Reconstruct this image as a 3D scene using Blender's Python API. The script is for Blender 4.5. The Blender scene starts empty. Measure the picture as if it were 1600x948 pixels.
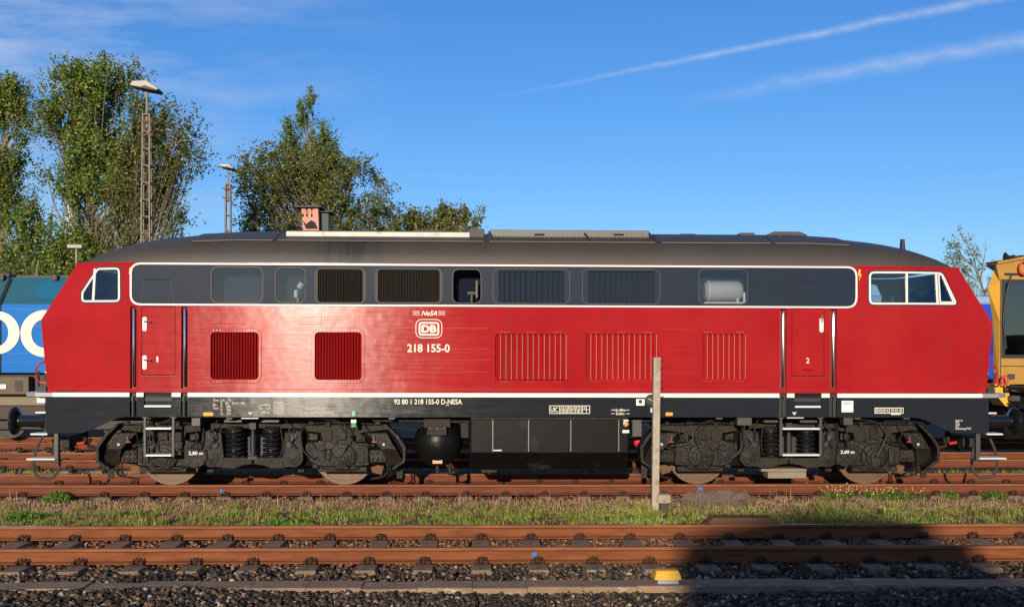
import bpy, bmesh, math, random
import numpy as np
from mathutils import Vector, Matrix, noise as mnoise
random.seed(7); rng = np.random.default_rng(7)
R = math.radians
scene = bpy.context.scene
col = scene.collection
# ------------------------------------------------------------------ camera
CX, CY, CH = -0.747, -18.268, 2.227
F, VC, YAW, ROLL = 1663.66, 544.9, 0.0331055, 0.00267833
cam = bpy.data.objects.new('camera', bpy.data.cameras.new('camera')); col.objects.link(cam)
cam.data.sensor_width = 36; cam.data.lens = F / 1600 * 36
cam.data.shift_y = (VC - 474) / 1600
cam.data.clip_start = 0.1; cam.data.clip_end = 6000
cam.matrix_world = (Matrix.Translation((CX, CY, CH)) @ Matrix.Rotation(-YAW, 4, 'Z') @
                    Matrix.Rotation(math.pi / 2, 4, 'X') @ Matrix.Rotation(ROLL, 4, 'Z'))
scene.camera = cam
# ------------------------------------------------------------------ sky and sun
SUN_EL, SUN_AZ = R(11.5), R(9.0)          # azimuth: degrees left of straight behind the camera
sdir = Vector((-math.sin(SUN_AZ) * math.cos(SUN_EL), -math.cos(SUN_AZ) * math.cos(SUN_EL), math.sin(SUN_EL)))
world = bpy.data.worlds.new('World'); scene.world = world; world.use_nodes = True
nt = world.node_tree; nt.nodes.clear()
def N(t, typ, **kw):
    n = t.nodes.new(typ)
    for k, v in kw.items():
        if k in n.inputs: n.inputs[k].default_value = v
        else: setattr(n, k, v)
    return n
sky = N(nt, 'ShaderNodeTexSky', sky_type='NISHITA', sun_disc=False)
sky.sun_elevation = SUN_EL
sky.sun_rotation = math.atan2(sdir.x, sdir.y)
sky.altitude = 0; sky.air_density = 1.15; sky.dust_density = 0.15; sky.ozone_density = 3.2
bg = N(nt, 'ShaderNodeBackground', Strength=0.135)
outw = N(nt, 'ShaderNodeOutputWorld')
# thin cirrus and two contrails, placed by direction (they are at infinity)
geo = N(nt, 'ShaderNodeTexCoord')
sep = N(nt, 'ShaderNodeSeparateXYZ'); nt.links.new(geo.outputs['Generated'], sep.inputs[0])
def M(t, op, a, b=None, c=None, clamp=False):
    n = t.nodes.new('ShaderNodeMath'); n.operation = op; n.use_clamp = clamp
    for i, x in enumerate((a, b, c)):
        if x is None: continue
        if isinstance(x, (int, float)): n.inputs[i].default_value = x
        else: t.links.new(x, n.inputs[i])
    return n.outputs[0]
def dir_px(u, v):
    du, dv = u - 800, v - VC; c, s = math.cos(ROLL), math.sin(ROLL)
    a = c * du + s * dv; b = -s * du + c * dv
    d = Vector((F * math.sin(YAW) + a * math.cos(YAW), F * math.cos(YAW) - a * math.sin(YAW), -b))
    return d
# gnomonic coordinates: p = x/y, q = z/y   (valid for y>0)
ysafe = M(nt, 'MAXIMUM', sep.outputs['Y'], 0.02)
pp = M(nt, 'DIVIDE', sep.outputs['X'], ysafe); qq = M(nt, 'DIVIDE', sep.outputs['Z'], ysafe)
comb = N(nt, 'ShaderNodeCombineXYZ'); nt.links.new(pp, comb.inputs[0]); nt.links.new(qq, comb.inputs[1])
def trail(u0, v0, u1, v1, w0, w1, amp):
    a, b = dir_px(u0, v0), dir_px(u1, v1)
    p0, q0, p1, q1 = a.x / a.y, a.z / a.y, b.x / b.y, b.z / b.y
    L = math.hypot(p1 - p0, q1 - q0); ex, ey = (p1 - p0) / L, (q1 - q0) / L
    dx = M(nt, 'SUBTRACT', pp, p0); dy = M(nt, 'SUBTRACT', qq, q0)
    t_ = M(nt, 'DIVIDE', M(nt, 'ADD', M(nt, 'MULTIPLY', dx, ex), M(nt, 'MULTIPLY', dy, ey)), L)
    d_ = M(nt, 'SUBTRACT', M(nt, 'MULTIPLY', dy, ex), M(nt, 'MULTIPLY', dx, ey))
    nz = N(nt, 'ShaderNodeTexNoise', Scale=22.0, Detail=6.0, Roughness=0.65); nt.links.new(comb.outputs[0], nz.inputs['Vector'])
    d_ = M(nt, 'ADD', d_, M(nt, 'MULTIPLY', M(nt, 'SUBTRACT', nz.outputs[0], 0.5), (w0 + w1) / 1.6))
    tc = M(nt, 'MULTIPLY', t_, 1.0, clamp=True)
    w_ = M(nt, 'ADD', M(nt, 'MULTIPLY', tc, w1 - w0), w0)
    g = M(nt, 'SUBTRACT', 1.0, M(nt, 'DIVIDE', M(nt, 'ABSOLUTE', d_), w_), clamp=True)
    g = M(nt, 'POWER', g, 1.3)
    nz2 = N(nt, 'ShaderNodeTexNoise', Scale=45.0, Detail=5.0, Roughness=0.7); nt.links.new(comb.outputs[0], nz2.inputs['Vector'])
    g = M(nt, 'MULTIPLY', g, M(nt, 'MULTIPLY_ADD', nz2.outputs[0], 1.6, -0.15, clamp=True))
    fade = M(nt, 'MULTIPLY', M(nt, 'MULTIPLY', t_, 2.2, clamp=True), amp)
    return M(nt, 'MULTIPLY', g, fade)
tr = M(nt, 'ADD', trail(765, 155, 1540, 0, 0.0024, 0.0075, 0.42), trail(1050, 162, 1640, 55, 0.009, 0.013, 0.36))
mp = N(nt, 'ShaderNodeMapping'); nt.links.new(comb.outputs[0], mp.inputs['Vector'])
mp.inputs['Scale'].default_value = (1.6, 7.5, 1); mp.inputs['Rotation'].default_value = (0, 0, R(-8))
cz = N(nt, 'ShaderNodeTexNoise', Scale=2.6, Detail=9.0, Roughness=0.62); nt.links.new(mp.outputs[0], cz.inputs['Vector'])
cirr = M(nt, 'MULTIPLY', M(nt, 'SUBTRACT', cz.outputs[0], 0.42, clamp=True), 1.9)
leftm = M(nt, 'MULTIPLY', M(nt, 'SUBTRACT', -0.06, pp), 2.6, clamp=True)
cirr = M(nt, 'MULTIPLY', M(nt, 'MULTIPLY', cirr, leftm), M(nt, 'MULTIPLY', qq, 4.0, clamp=True))
msk = M(nt, 'ADD', tr, cirr, clamp=True)
mixc = N(nt, 'ShaderNodeMix', data_type='RGBA'); nt.links.new(msk, mixc.inputs[0])
svec = N(nt, 'ShaderNodeCombineXYZ'); nt.links.new(sep.outputs['X'], svec.inputs[0]); nt.links.new(sep.outputs['Y'], svec.inputs[1])
nt.links.new(M(nt, 'MULTIPLY_ADD', M(nt, 'ABSOLUTE', sep.outputs['Z']), 1.0, 0.03), svec.inputs[2]); nt.links.new(svec.outputs[0], sky.inputs[0])
tint = N(nt, 'ShaderNodeMix', data_type='RGBA', blend_type='MULTIPLY'); tint.inputs[0].default_value = 1.0; tint.inputs[7].default_value = (0.80, 0.91, 1.17, 1)
nt.links.new(sky.outputs[0], tint.inputs[6])
skc = N(nt, 'ShaderNodeHueSaturation', Hue=0.504, Saturation=1.14, Value=1.04); nt.links.new(tint.outputs[2], skc.inputs['Color'])
nt.links.new(skc.outputs[0], mixc.inputs[6]); mixc.inputs[7].default_value = (6.0, 6.1, 6.4, 1)
nt.links.new(mixc.outputs[2], bg.inputs['Color']); nt.links.new(bg.outputs[0], outw.inputs[0])
sun = bpy.data.objects.new('sun', bpy.data.lights.new('sun', 'SUN')); col.objects.link(sun)
sun.data.energy = 4.7; sun.data.angle = R(0.53); sun.data.color = (1.0, 0.86, 0.68)
sun.rotation_euler = sdir.to_track_quat('Z', 'Y').to_euler()
scene.view_settings.view_transform = 'Standard'; scene.view_settings.look = 'None'
scene.view_settings.gamma = 1; scene.view_settings.exposure = 0.0
# ------------------------------------------------------------------ helpers
def P(u, v, Y):
    d = dir_px(u, v); t = (Y - CY) / d.y
    return (CX + t * d.x, CH + t * d.z)
def PG(u, v, z):                      # point on a horizontal level
    d = dir_px(u, v); t = (z - CH) / d.z
    return (CX + t * d.x, CY + t * d.y)
def pxm(Y): return F / (Y - CY)        # pixels of the photograph per metre at that distance

def newmat(name): 
    m = bpy.data.materials.new(name); m.use_nodes = True
    t = m.node_tree; b = t.nodes['Principled BSDF']; return m, t, b
def mat(name, c, rough=0.6, metal=0.0, var=0.0, vscale=4.0, c2=None, c2amt=0.5, c2scale=3.0, bump=0.0, bscale=20.0, stretch=(1, 1, 1), spec=0.5, speck=0.0, coat=0.0):
    """procedural principled material: base colour, noise variation, second colour in patches, bump"""
    m, t, b = newmat(name)
    b.inputs['Roughness'].default_value = rough; b.inputs['Metallic'].default_value = metal
    b.inputs['Specular IOR Level'].default_value = spec; b.inputs['Coat Weight'].default_value = coat
    tc = N(t, 'ShaderNodeTexCoord'); mp = N(t, 'ShaderNodeMapping'); t.links.new(tc.outputs['Object'], mp.inputs[0])
    mp.inputs['Scale'].default_value = stretch
    cur = N(t, 'ShaderNodeRGB'); cur.outputs[0].default_value = (*c, 1); cur = cur.outputs[0]
    if c2:
        n = N(t, 'ShaderNodeTexNoise', Scale=c2scale, Detail=6.0, Roughness=0.65); t.links.new(mp.outputs[0], n.inputs['Vector'])
        r = N(t, 'ShaderNodeValToRGB'); r.color_ramp.elements[0].position = 0.62 - 0.25 * c2amt; r.color_ramp.elements[1].position = 0.78 - 0.25 * c2amt
        t.links.new(n.outputs[0], r.inputs[0])
        mx = N(t, 'ShaderNodeMix', data_type='RGBA'); t.links.new(r.outputs[0], mx.inputs[0]); t.links.new(cur, mx.inputs[6]); mx.inputs[7].default_value = (*c2, 1); cur = mx.outputs[2]
    if speck:
        n = N(t, 'ShaderNodeTexNoise', Scale=55.0, Detail=4.0, Roughness=0.75); t.links.new(tc.outputs['Object'], n.inputs['Vector'])
        r = N(t, 'ShaderNodeValToRGB'); r.color_ramp.elements[0].position = 0.565; r.color_ramp.elements[1].position = 0.64
        t.links.new(n.outputs[0], r.inputs[0])
        mx = N(t, 'ShaderNodeMix', data_type='RGBA'); t.links.new(M(t, 'MULTIPLY', r.outputs[0], speck), mx.inputs[0]); t.links.new(cur, mx.inputs[6]); mx.inputs[7].default_value = (0.30, 0.28, 0.25, 1); cur = mx.outputs[2]
    if var:
        n = N(t, 'ShaderNodeTexNoise', Scale=vscale, Detail=7.0, Roughness=0.6); t.links.new(mp.outputs[0], n.inputs['Vector'])
        h = N(t, 'ShaderNodeHueSaturation'); t.links.new(cur, h.inputs['Color'])
        t.links.new(M(t, 'MULTIPLY_ADD', n.outputs[0], 2 * var, 1 - var), h.inputs['Value']); cur = h.outputs[0]
    t.links.new(cur, b.inputs['Base Color'])
    if bump:
        n = N(t, 'ShaderNodeTexNoise', Scale=bscale, Detail=6.0, Roughness=0.6); t.links.new(mp.outputs[0], n.inputs['Vector'])
        bp = N(t, 'ShaderNodeBump', Strength=1.0, Distance=bump); t.links.new(n.outputs[0], bp.inputs['Height']); t.links.new(bp.outputs[0], b.inputs['Normal'])
    return m
def island_mat(name, cols, rough=0.8, trans=0.0, yramp=None, noise_mix=None):
    """colour picked per loose piece; cols: list of (pos, rgb)"""
    m, t, b = newmat(name); b.inputs['Roughness'].default_value = rough; b.inputs['Specular IOR Level'].default_value = 0.3
    g = N(t, 'ShaderNodeNewGeometry'); r = N(t, 'ShaderNodeValToRGB'); t.links.new(g.outputs['Random Per Island'], r.inputs[0])
    e = r.color_ramp.elements
    while len(e) < len(cols): e.new(0.5)
    for i, (p, c) in enumerate(cols): e[i].position = p; e[i].color = (*c, 1)
    cur = r.outputs[0]
    if noise_mix:
        c2, scale, lo, hi = noise_mix
        tc = N(t, 'ShaderNodeTexCoord'); n = N(t, 'ShaderNodeTexNoise', Scale=scale, Detail=4.0); t.links.new(tc.outputs['Object'], n.inputs['Vector'])
        r2 = N(t, 'ShaderNodeValToRGB'); r2.color_ramp.elements[0].position = lo; r2.color_ramp.elements[1].position = hi; t.links.new(n.outputs[0], r2.inputs[0])
        mx = N(t, 'ShaderNodeMix', data_type='RGBA'); t.links.new(r2.outputs[0], mx.inputs[0]); t.links.new(cur, mx.inputs[6]); mx.inputs[7].default_value = (*c2, 1); cur = mx.outputs[2]
    t.links.new(cur, b.inputs['Base Color'])
    if trans:
        tr_ = N(t, 'ShaderNodeBsdfTranslucent'); t.links.new(cur, tr_.inputs[0]); mx = N(t, 'ShaderNodeMixShader'); mx.inputs[0].default_value = trans
        t.links.new(b.outputs[0], mx.inputs[1]); t.links.new(tr_.outputs[0], mx.inputs[2]); t.links.new(mx.outputs[0], t.nodes['Material Output'].inputs[0])
    return m
def glass_mat(name, tint=(0.5, 0.55, 0.6), refl=0.08, rough=0.02):
    m = bpy.data.materials.new(name); m.use_nodes = True; t = m.node_tree; t.nodes.clear()
    o = N(t, 'ShaderNodeOutputMaterial'); tr_ = N(t, 'ShaderNodeBsdfTransparent'); tr_.inputs[0].default_value = (*tint, 1)
    gl = N(t, 'ShaderNodeBsdfGlossy', Roughness=rough); fr = N(t, 'ShaderNodeFresnel', IOR=1.5); mx = N(t, 'ShaderNodeMixShader')
    n = N(t, 'ShaderNodeTexNoise', Scale=1.3, Detail=2.0); bp = N(t, 'ShaderNodeBump', Strength=0.6, Distance=0.02); t.links.new(n.outputs[0], bp.inputs['Height']); t.links.new(bp.outputs[0], gl.inputs['Normal'])
    t.links.new(M(t, 'ADD', fr.outputs[0], refl, clamp=True), mx.inputs[0]); t.links.new(tr_.outputs[0], mx.inputs[1]); t.links.new(gl.outputs[0], mx.inputs[2]); t.links.new(mx.outputs[0], o.inputs[0])
    return m
def tag(o, label=None, cat=None, group=None, kind=None):
    if label: o['label'] = label
    if cat: o['category'] = cat
    if group: o['group'] = group
    if kind: o['kind'] = kind
    return o
def empty(name, loc, label, cat, group=None):
    o = bpy.data.objects.new(name, None); col.objects.link(o); o.location = loc; o.empty_display_size = 0.3
    return tag(o, label, cat, group)
def inv_parent(o, parent):
    o.parent = parent
    if parent is not None:
        bpy_w = WORLDPOS.get(parent.name, Matrix.Identity(4)); o.matrix_parent_inverse = Matrix.Identity(4)
WORLDPOS = {}
class MB:
    def __init__(s): s.v = []; s.f = []
    def add(s, vs, fs):
        o = len(s.v); s.v += [tuple(x) for x in vs]; s.f += [tuple(i + o for i in f) for f in fs]; return s
    def box(s, x0, x1, y0, y1, z0, z1, rot=None, piv=None):
        vs = [Vector((x, y, z)) for x in (x0, x1) for y in (y0, y1) for z in (z0, z1)]
        if rot is not None:
            c = Vector(piv) if piv else Vector(((x0 + x1) / 2, (y0 + y1) / 2, (z0 + z1) / 2)); vs = [c + rot @ (q - c) for q in vs]
        return s.add(vs, [(0, 1, 3, 2), (4, 6, 7, 5), (0, 4, 5, 1), (2, 3, 7, 6), (0, 2, 6, 4), (1, 5, 7, 3)])
    def prism(s, poly, y0, y1, y0b=None):
        """polygon in (x,z) extruded between y0 and y1"""
        n = len(poly); vs = [(x, y0, z) for x, z in poly] + [(x, y1, z) for x, z in poly]
        return s.add(vs, [tuple(range(n)), tuple(range(2 * n - 1, n - 1, -1))] + [(i, i + n, (i + 1) % n + n, (i + 1) % n) for i in range(n)])
    def tube(s, pts, r, seg=8, caps=True, r2=None):
        pts = [Vector(p) for p in pts]; n = len(pts); vs = []; up = Vector((0.13, 0.27, 1)).normalized()
        rs = r if isinstance(r, (list, tuple)) else [r] * n
        prev = None
        for i, p in enumerate(pts):
            d = (pts[min(i + 1, n - 1)] - pts[max(i - 1, 0)]).normalized()
            a = d.cross(up if prev is None else prev).normalized() if prev is None else (prev - d * prev.dot(d)).normalized()
            prev = a; b = d.cross(a)
            for k in range(seg):
                t = 2 * math.pi * k / seg; vs.append(p + (a * math.cos(t) + b * math.sin(t)) * rs[i])
        fs = [(i * seg + k, i * seg + (k + 1) % seg, (i + 1) * seg + (k + 1) % seg, (i + 1) * seg + k) for i in range(n - 1) for k in range(seg)]
        if caps: fs += [tuple(range(seg)), tuple((n - 1) * seg + k for k in reversed(range(seg)))]
        return s.add(vs, fs)
    def lathe(s, c, axis, prof, seg=24):
        """prof: list of (dist along axis, radius)"""
        ax = Vector(axis).normalized(); a = ax.orthogonal().normalized(); b = ax.cross(a); c = Vector(c); vs = []
        for t, r in prof:
            for k in range(seg):
                q = 2 * math.pi * k / seg; vs.append(c + ax * t + (a * math.cos(q) + b * math.sin(q)) * max(r, 1e-4))
        n = len(prof)
        fs = [(i * seg + k, i * seg + (k + 1) % seg, (i + 1) * seg + (k + 1) % seg, (i + 1) * seg + k) for i in range(n - 1) for k in range(seg)]
        fs += [tuple(range(seg)), tuple((n - 1) * seg + k for k in reversed(range(seg)))]
        return s.add(vs, fs)
    def build(s, name, m, parent=None, smooth=False, bevel=0.0, label=None):
        me = bpy.data.meshes.new(name); me.from_pydata(s.v, [], s.f); me.update()
        bm = bmesh.new(); bm.from_mesh(me); bmesh.ops.recalc_face_normals(bm, faces=bm.faces); bm.to_mesh(me); bm.free()
        return link(me, name, m, parent, smooth, bevel, label)
def link(me, name, m, parent=None, smooth=False, bevel=0.0, label=None):
    for q in (m if isinstance(m, (list, tuple)) else [m]): me.materials.append(q)
    o = bpy.data.objects.new(name, me); col.objects.link(o); o.parent = parent
    if smooth:
        me.polygons.foreach_set('use_smooth', [True] * len(me.polygons))
        me.set_sharp_from_angle(angle=R(40))
    if bevel:
        b = o.modifiers.new('bevel', 'BEVEL'); b.width = bevel; b.segments = 2; b.limit_method = 'ANGLE'; b.angle_limit = R(40)
    if label: o['label'] = label
    return o
def npmesh(name, verts, faces, m, parent=None, smooth=False):
    """verts (n,3), faces (m,k) arrays"""
    me = bpy.data.meshes.new(name); k = faces.shape[1]
    me.vertices.add(len(verts)); me.vertices.foreach_set('co', verts.astype(np.float32).ravel())
    me.loops.add(faces.size); me.loops.foreach_set('vertex_index', faces.astype(np.int32).ravel())
    me.polygons.add(len(faces)); me.polygons.foreach_set('loop_start', np.arange(0, faces.size, k, dtype=np.int32)); me.polygons.foreach_set('loop_total', np.full(len(faces), k, dtype=np.int32))
    me.update(calc_edges=True)
    return link(me, name, m, parent, smooth)
def round_poly(pts, r, seg=5):
    out = []; n = len(pts)
    for i in range(n):
        p = Vector(pts[i]); a = Vector(pts[i - 1]); b = Vector(pts[(i + 1) % n])
        ri = r[i] if isinstance(r, (list, tuple)) else r
        if ri <= 0: out.append(tuple(p)); continue
        da = (a - p).normalized(); db = (b - p).normalized(); ang = da.angle(db); t = min(ri / math.tan(ang / 2), (a - p).length * .49, (b - p).length * .49)
        p0 = p + da * t; p1 = p + db * t
        for k in range(seg + 1):
            w = k / seg; out.append(tuple((1 - w) ** 2 * p0 + 2 * w * (1 - w) * p + w * w * p1))
    return out
def rr(u0, v0, u1, v1, r, Y):
    um, vm = (u0 + u1) / 2, (v0 + v1) / 2
    x0, x1 = P(u0, vm, Y)[0], P(u1, vm, Y)[0]; z1, z0 = P(um, v0, Y)[1], P(um, v1, Y)[1]
    return round_poly([(x0, z0), (x1, z0), (x1, z1), (x0, z1)], r / pxm(Y)) if r else [(x0, z0), (x1, z0), (x1, z1), (x0, z1)]
def inset(poly, d):
    """shrink (d>0) a convex-ish polygon about each edge by d"""
    n = len(poly); A = sum(poly[i][0] * poly[(i + 1) % n][1] - poly[(i + 1) % n][0] * poly[i][1] for i in range(n)); s = 1 if A > 0 else -1
    out = []
    for i in range(n):
        a, p, b = Vector(poly[i - 1]), Vector(poly[i]), Vector(poly[(i + 1) % n])
        e1 = (p - a).normalized(); e2 = (b - p).normalized(); n1 = Vector((-e1.y, e1.x)) * s; n2 = Vector((-e2.y, e2.x)) * s
        m_ = (n1 + n2); m_ = m_.normalized() if m_.length > 1e-6 else n1; k = max(m_.dot(n1), .3)
        out.append(tuple(p + m_ * (d / k)))
    return out
def inward(x, z):
    a = abs(x)
    if a <= 6.0: return 0.0
    t = (a - 6.0) / 1.45; zc = 2.87 - 0.19 * t
    return 0.15 * t ** 1.4 + max(0, z - zc) * 0.22 * min(1, t * 1.3)
def plate(name, outer, holes, y, th, m, parent, nose=False, side=-1, bevel=0.0, label=None, smooth=False):
    """flat panel in the XZ plane with true holes; y = outer face"""
    cu = bpy.data.curves.new('tmp', 'CURVE'); cu.dimensions = '2D'; cu.fill_mode = 'BOTH'; cu.extrude = th / 2
    for poly in [outer] + holes:
        sp = cu.splines.new('POLY'); sp.points.add(len(poly) - 1); sp.use_cyclic_u = True
        for i, (a, b) in enumerate(poly): sp.points[i].co = (a, b, 0, 1)
    o = bpy.data.objects.new('tmp', cu); col.objects.link(o)
    dg = bpy.context.evaluated_depsgraph_get(); me = bpy.data.meshes.new_from_object(o.evaluated_get(dg))
    bpy.data.objects.remove(o); bpy.data.curves.remove(cu); me.name = name; me.materials.clear()
    bm = bmesh.new(); bm.from_mesh(me)
    bmesh.ops.remove_doubles(bm, verts=bm.verts, dist=1e-5)
    for vv in bm.verts: x, q, w = vv.co; vv.co = (x, y + side * -1 * th / 2 * 1 - w, q)
    if nose:
        for xs in (6.0, 6.25, 6.5, 6.75, 7.0, 7.2, 7.35):
            for sg in (-1, 1): bmesh.ops.bisect_plane(bm, geom=bm.verts[:] + bm.edges[:] + bm.faces[:], plane_co=(sg * xs, 0, 0), plane_no=(1, 0, 0))
        for sg in (-1, 1):
            bmesh.ops.bisect_plane(bm, geom=bm.verts[:] + bm.edges[:] + [f for f in bm.faces if f.calc_center_median().x * sg > 5.99], plane_co=(sg * 6.0, 0, 2.87), plane_no=Vector((sg * .19 / 1.45, 0, 1)).normalized())
        for vv in bm.verts: vv.co.y -= side * inward(vv.co.x, vv.co.z)
    bmesh.ops.recalc_face_normals(bm, faces=bm.faces); bm.to_mesh(me); bm.free()
    return link(me, name, m, parent, smooth, bevel, label)
def text(s, name, u, v, h, w, Y, m, parent, bold=0.0, shear=0.0, align='CENTER', y_off=0.004, font_h=None, label=None):
    """lettering: centre (or left) at u,v; cap height h and width w in photo pixels"""
    cu = bpy.data.curves.new('tmp', 'FONT'); cu.body = s; cu.size = 1; cu.extrude = 0.0; cu.offset = bold; cu.shear = shear; cu.resolution_u = 4; cu.space_line = .95
    o = bpy.data.objects.new('tmp', cu); col.objects.link(o)
    dg = bpy.context.evaluated_depsgraph_get(); me = bpy.data.meshes.new_from_object(o.evaluated_get(dg))
    bpy.data.objects.remove(o); bpy.data.curves.remove(cu); me.name = name; me.materials.clear()
    n = len(me.vertices); co = np.empty(n * 3, np.float32); me.vertices.foreach_get('co', co); co = co.reshape(-1, 3)
    a, b = co.min(0), co.max(0); k = pxm(Y)
    x, z = P(u, v, Y); sx = (w / k) / (b[0] - a[0]); sz = (h / k) / (b[1] - a[1])
    nx = (co[:, 0] - (a[0] + b[0]) / 2) * sx + x + (w / k / 2 if align == 'LEFT' else 0); nz = (co[:, 1] - (a[1] + b[1]) / 2) * sz + z
    out = np.stack([nx, np.full(n, Y - y_off), nz], 1); me.vertices.foreach_set('co', out.astype(np.float32).ravel()); me.update()
    return link(me, name, m, parent, label=label)

# ------------------------------------------------------------------ materials
def red_paint():
    m, t, b = newmat('red_paint')
    tc = N(t, 'ShaderNodeTexCoord'); b.inputs['Roughness'].default_value = 0.2; b.inputs['Specular IOR Level'].default_value = 0.5
    n = N(t, 'ShaderNodeTexNoise', Scale=1.1, Detail=6.0, Roughness=0.6); t.links.new(tc.outputs['Object'], n.inputs['Vector'])
    r = N(t, 'ShaderNodeValToRGB'); r.color_ramp.elements[0].position = 0.3; r.color_ramp.elements[0].color = (0.33, 0.0090, 0.0105, 1)
    r.color_ramp.elements[1].position = 0.75; r.color_ramp.elements[1].color = (0.41, 0.0170, 0.0160, 1); t.links.new(n.outputs[0], r.inputs[0])
    # fine chips and dust specks
    n3 = N(t, 'ShaderNodeTexNoise', Scale=60.0, Detail=3.0, Roughness=0.8); t.links.new(tc.outputs['Object'], n3.inputs['Vector'])
    r3 = N(t, 'ShaderNodeValToRGB'); r3.color_ramp.elements[0].position = 0.72; r3.color_ramp.elements[1].position = 0.76; t.links.new(n3.outputs[0], r3.inputs[0])
    mx = N(t, 'ShaderNodeMix', data_type='RGBA'); t.links.new(M(t, 'MULTIPLY', r3.outputs[0], 0.5), mx.inputs[0]); t.links.new(r.outputs[0], mx.inputs[6]); mx.inputs[7].default_value = (0.5, 0.25, 0.2, 1)
    t.links.new(mx.outputs[2], b.inputs['Base Color'])
    mv = N(t, 'ShaderNodeMapping'); mv.inputs['Scale'].default_value = (5.0, 1, 0.35); t.links.new(tc.outputs['Object'], mv.inputs[0])
    nv = N(t, 'ShaderNodeTexNoise', Scale=2.2, Detail=8.0, Roughness=0.7); t.links.new(mv.outputs[0], nv.inputs['Vector'])
    rv = N(t, 'ShaderNodeValToRGB'); rv.color_ramp.elements[0].position = 0.50; rv.color_ramp.elements[1].position = 0.80; t.links.new(nv.outputs[0], rv.inputs[0])
    mv2 = N(t, 'ShaderNodeMix', data_type='RGBA'); t.links.new(M(t, 'MULTIPLY', rv.outputs[0], 0.40), mv2.inputs[0]); t.links.new(mx.outputs[2], mv2.inputs[6]); mv2.inputs[7].default_value = (0.16, 0.035, 0.03, 1)
    t.links.new(mv2.outputs[2], b.inputs['Base Color'])
    # roughness: worn, brushed areas
    mp = N(t, 'ShaderNodeMapping'); mp.inputs['Scale'].default_value = (0.22, 1, 9); t.links.new(tc.outputs['Object'], mp.inputs[0])
    n2 = N(t, 'ShaderNodeTexNoise', Scale=6.0, Detail=9.0, Roughness=0.72); t.links.new(mp.outputs[0], n2.inputs['Vector'])
    t.links.new(M(t, 'MULTIPLY_ADD', n2.outputs[0], 0.44, 0.0), b.inputs['Roughness'])
    b1 = N(t, 'ShaderNodeBump', Strength=1.0, Distance=0.0006); t.links.new(n2.outputs[0], b1.inputs['Height'])
    n4 = N(t, 'ShaderNodeTexNoise', Scale=2.3, Detail=2.0, Roughness=0.5); t.links.new(tc.outputs['Object'], n4.inputs['Vector'])
    b2 = N(t, 'ShaderNodeBump', Strength=1.0, Distance=0.0035); t.links.new(n4.outputs[0], b2.inputs['Height']); t.links.new(b1.outputs[0], b2.inputs['Normal'])
    t.links.new(b2.outputs[0], b.inputs['Normal'])
    tg = N(t, 'ShaderNodeTangent', direction_type='RADIAL', axis='Z'); t.links.new(tg.outputs[0], b.inputs['Tangent'])
    b.inputs['Anisotropic'].default_value = 0.92; b.inputs['Anisotropic Rotation'].default_value = 0.25; b.inputs['Specular IOR Level'].default_value = 0.21
    return m
def skirt_paint():
    m, t, b = newmat('anthracite_paint')
    tc = N(t, 'ShaderNodeTexCoord'); b.inputs['Base Color'].default_value = (0.019, 0.021, 0.024, 1); b.inputs['Specular IOR Level'].default_value = 0.22
    mp = N(t, 'ShaderNodeMapping'); mp.inputs['Scale'].default_value = (0.5, 1, 5); t.links.new(tc.outputs['Object'], mp.inputs[0])
    n = N(t, 'ShaderNodeTexNoise', Scale=5.0, Detail=8.0, Roughness=0.7); t.links.new(mp.outputs[0], n.inputs['Vector'])
    t.links.new(M(t, 'MULTIPLY_ADD', n.outputs[0], 0.46, 0.0), b.inputs['Roughness'])
    tg = N(t, 'ShaderNodeTangent', direction_type='RADIAL', axis='Z'); t.links.new(tg.outputs[0], b.inputs['Tangent']); b.inputs['Anisotropic'].default_value = 0.92; b.inputs['Anisotropic Rotation'].default_value = 0.25
    b0 = N(t, 'ShaderNodeBump', Strength=1.0, Distance=0.0007); t.links.new(n.outputs[0], b0.inputs['Height'])
    b1 = N(t, 'ShaderNodeBump', Strength=1.0, Distance=0.003); n4 = N(t, 'ShaderNodeTexNoise', Scale=3.0, Detail=2.0); t.links.new(tc.outputs['Object'], n4.inputs['Vector']); t.links.new(n4.outputs[0], b1.inputs['Height']); t.links.new(b0.outputs[0], b1.inputs['Normal']); t.links.new(b1.outputs[0], b.inputs['Normal'])
    return m
RED = red_paint(); SKIRT = skirt_paint()
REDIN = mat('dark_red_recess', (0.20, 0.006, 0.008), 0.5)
BAND = mat('slate_blue_paint', (0.021, 0.030, 0.047), 0.42, var=0.15, spec=0.07)
ROOF = mat('roof_grey_paint', (0.060, 0.050, 0.037), 0.5, var=0.2, vscale=1.5, c2=(0.05, 0.045, 0.04), c2amt=0.25, c2scale=1.1, bump=0.003, bscale=8)
_t = ROOF.node_tree; _b = _t.nodes['Principled BSDF']; _src = _b.inputs['Base Color'].links[0].from_socket
_tc = N(_t, 'ShaderNodeTexCoord'); _sp = N(_t, 'ShaderNodeSeparateXYZ'); _t.links.new(_tc.outputs['Object'], _sp.inputs[0])
_mp = N(_t, 'ShaderNodeMapping'); _mp.inputs['Scale'].default_value = (6, .5, .5); _t.links.new(_tc.outputs['Object'], _mp.inputs[0]); _n = N(_t, 'ShaderNodeTexNoise', Scale=1.5, Detail=5.0); _t.links.new(_mp.outputs[0], _n.inputs['Vector'])
_m = M(_t, 'SUBTRACT', 1.0, M(_t, 'DIVIDE', M(_t, 'ABSOLUTE', M(_t, 'ADD', _sp.outputs['X'], 2.75)), 0.85), clamp=True)
_m = M(_t, 'MULTIPLY', _m, M(_t, 'MULTIPLY_ADD', _n.outputs[0], 3.0, -0.9, clamp=True), clamp=True)
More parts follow.
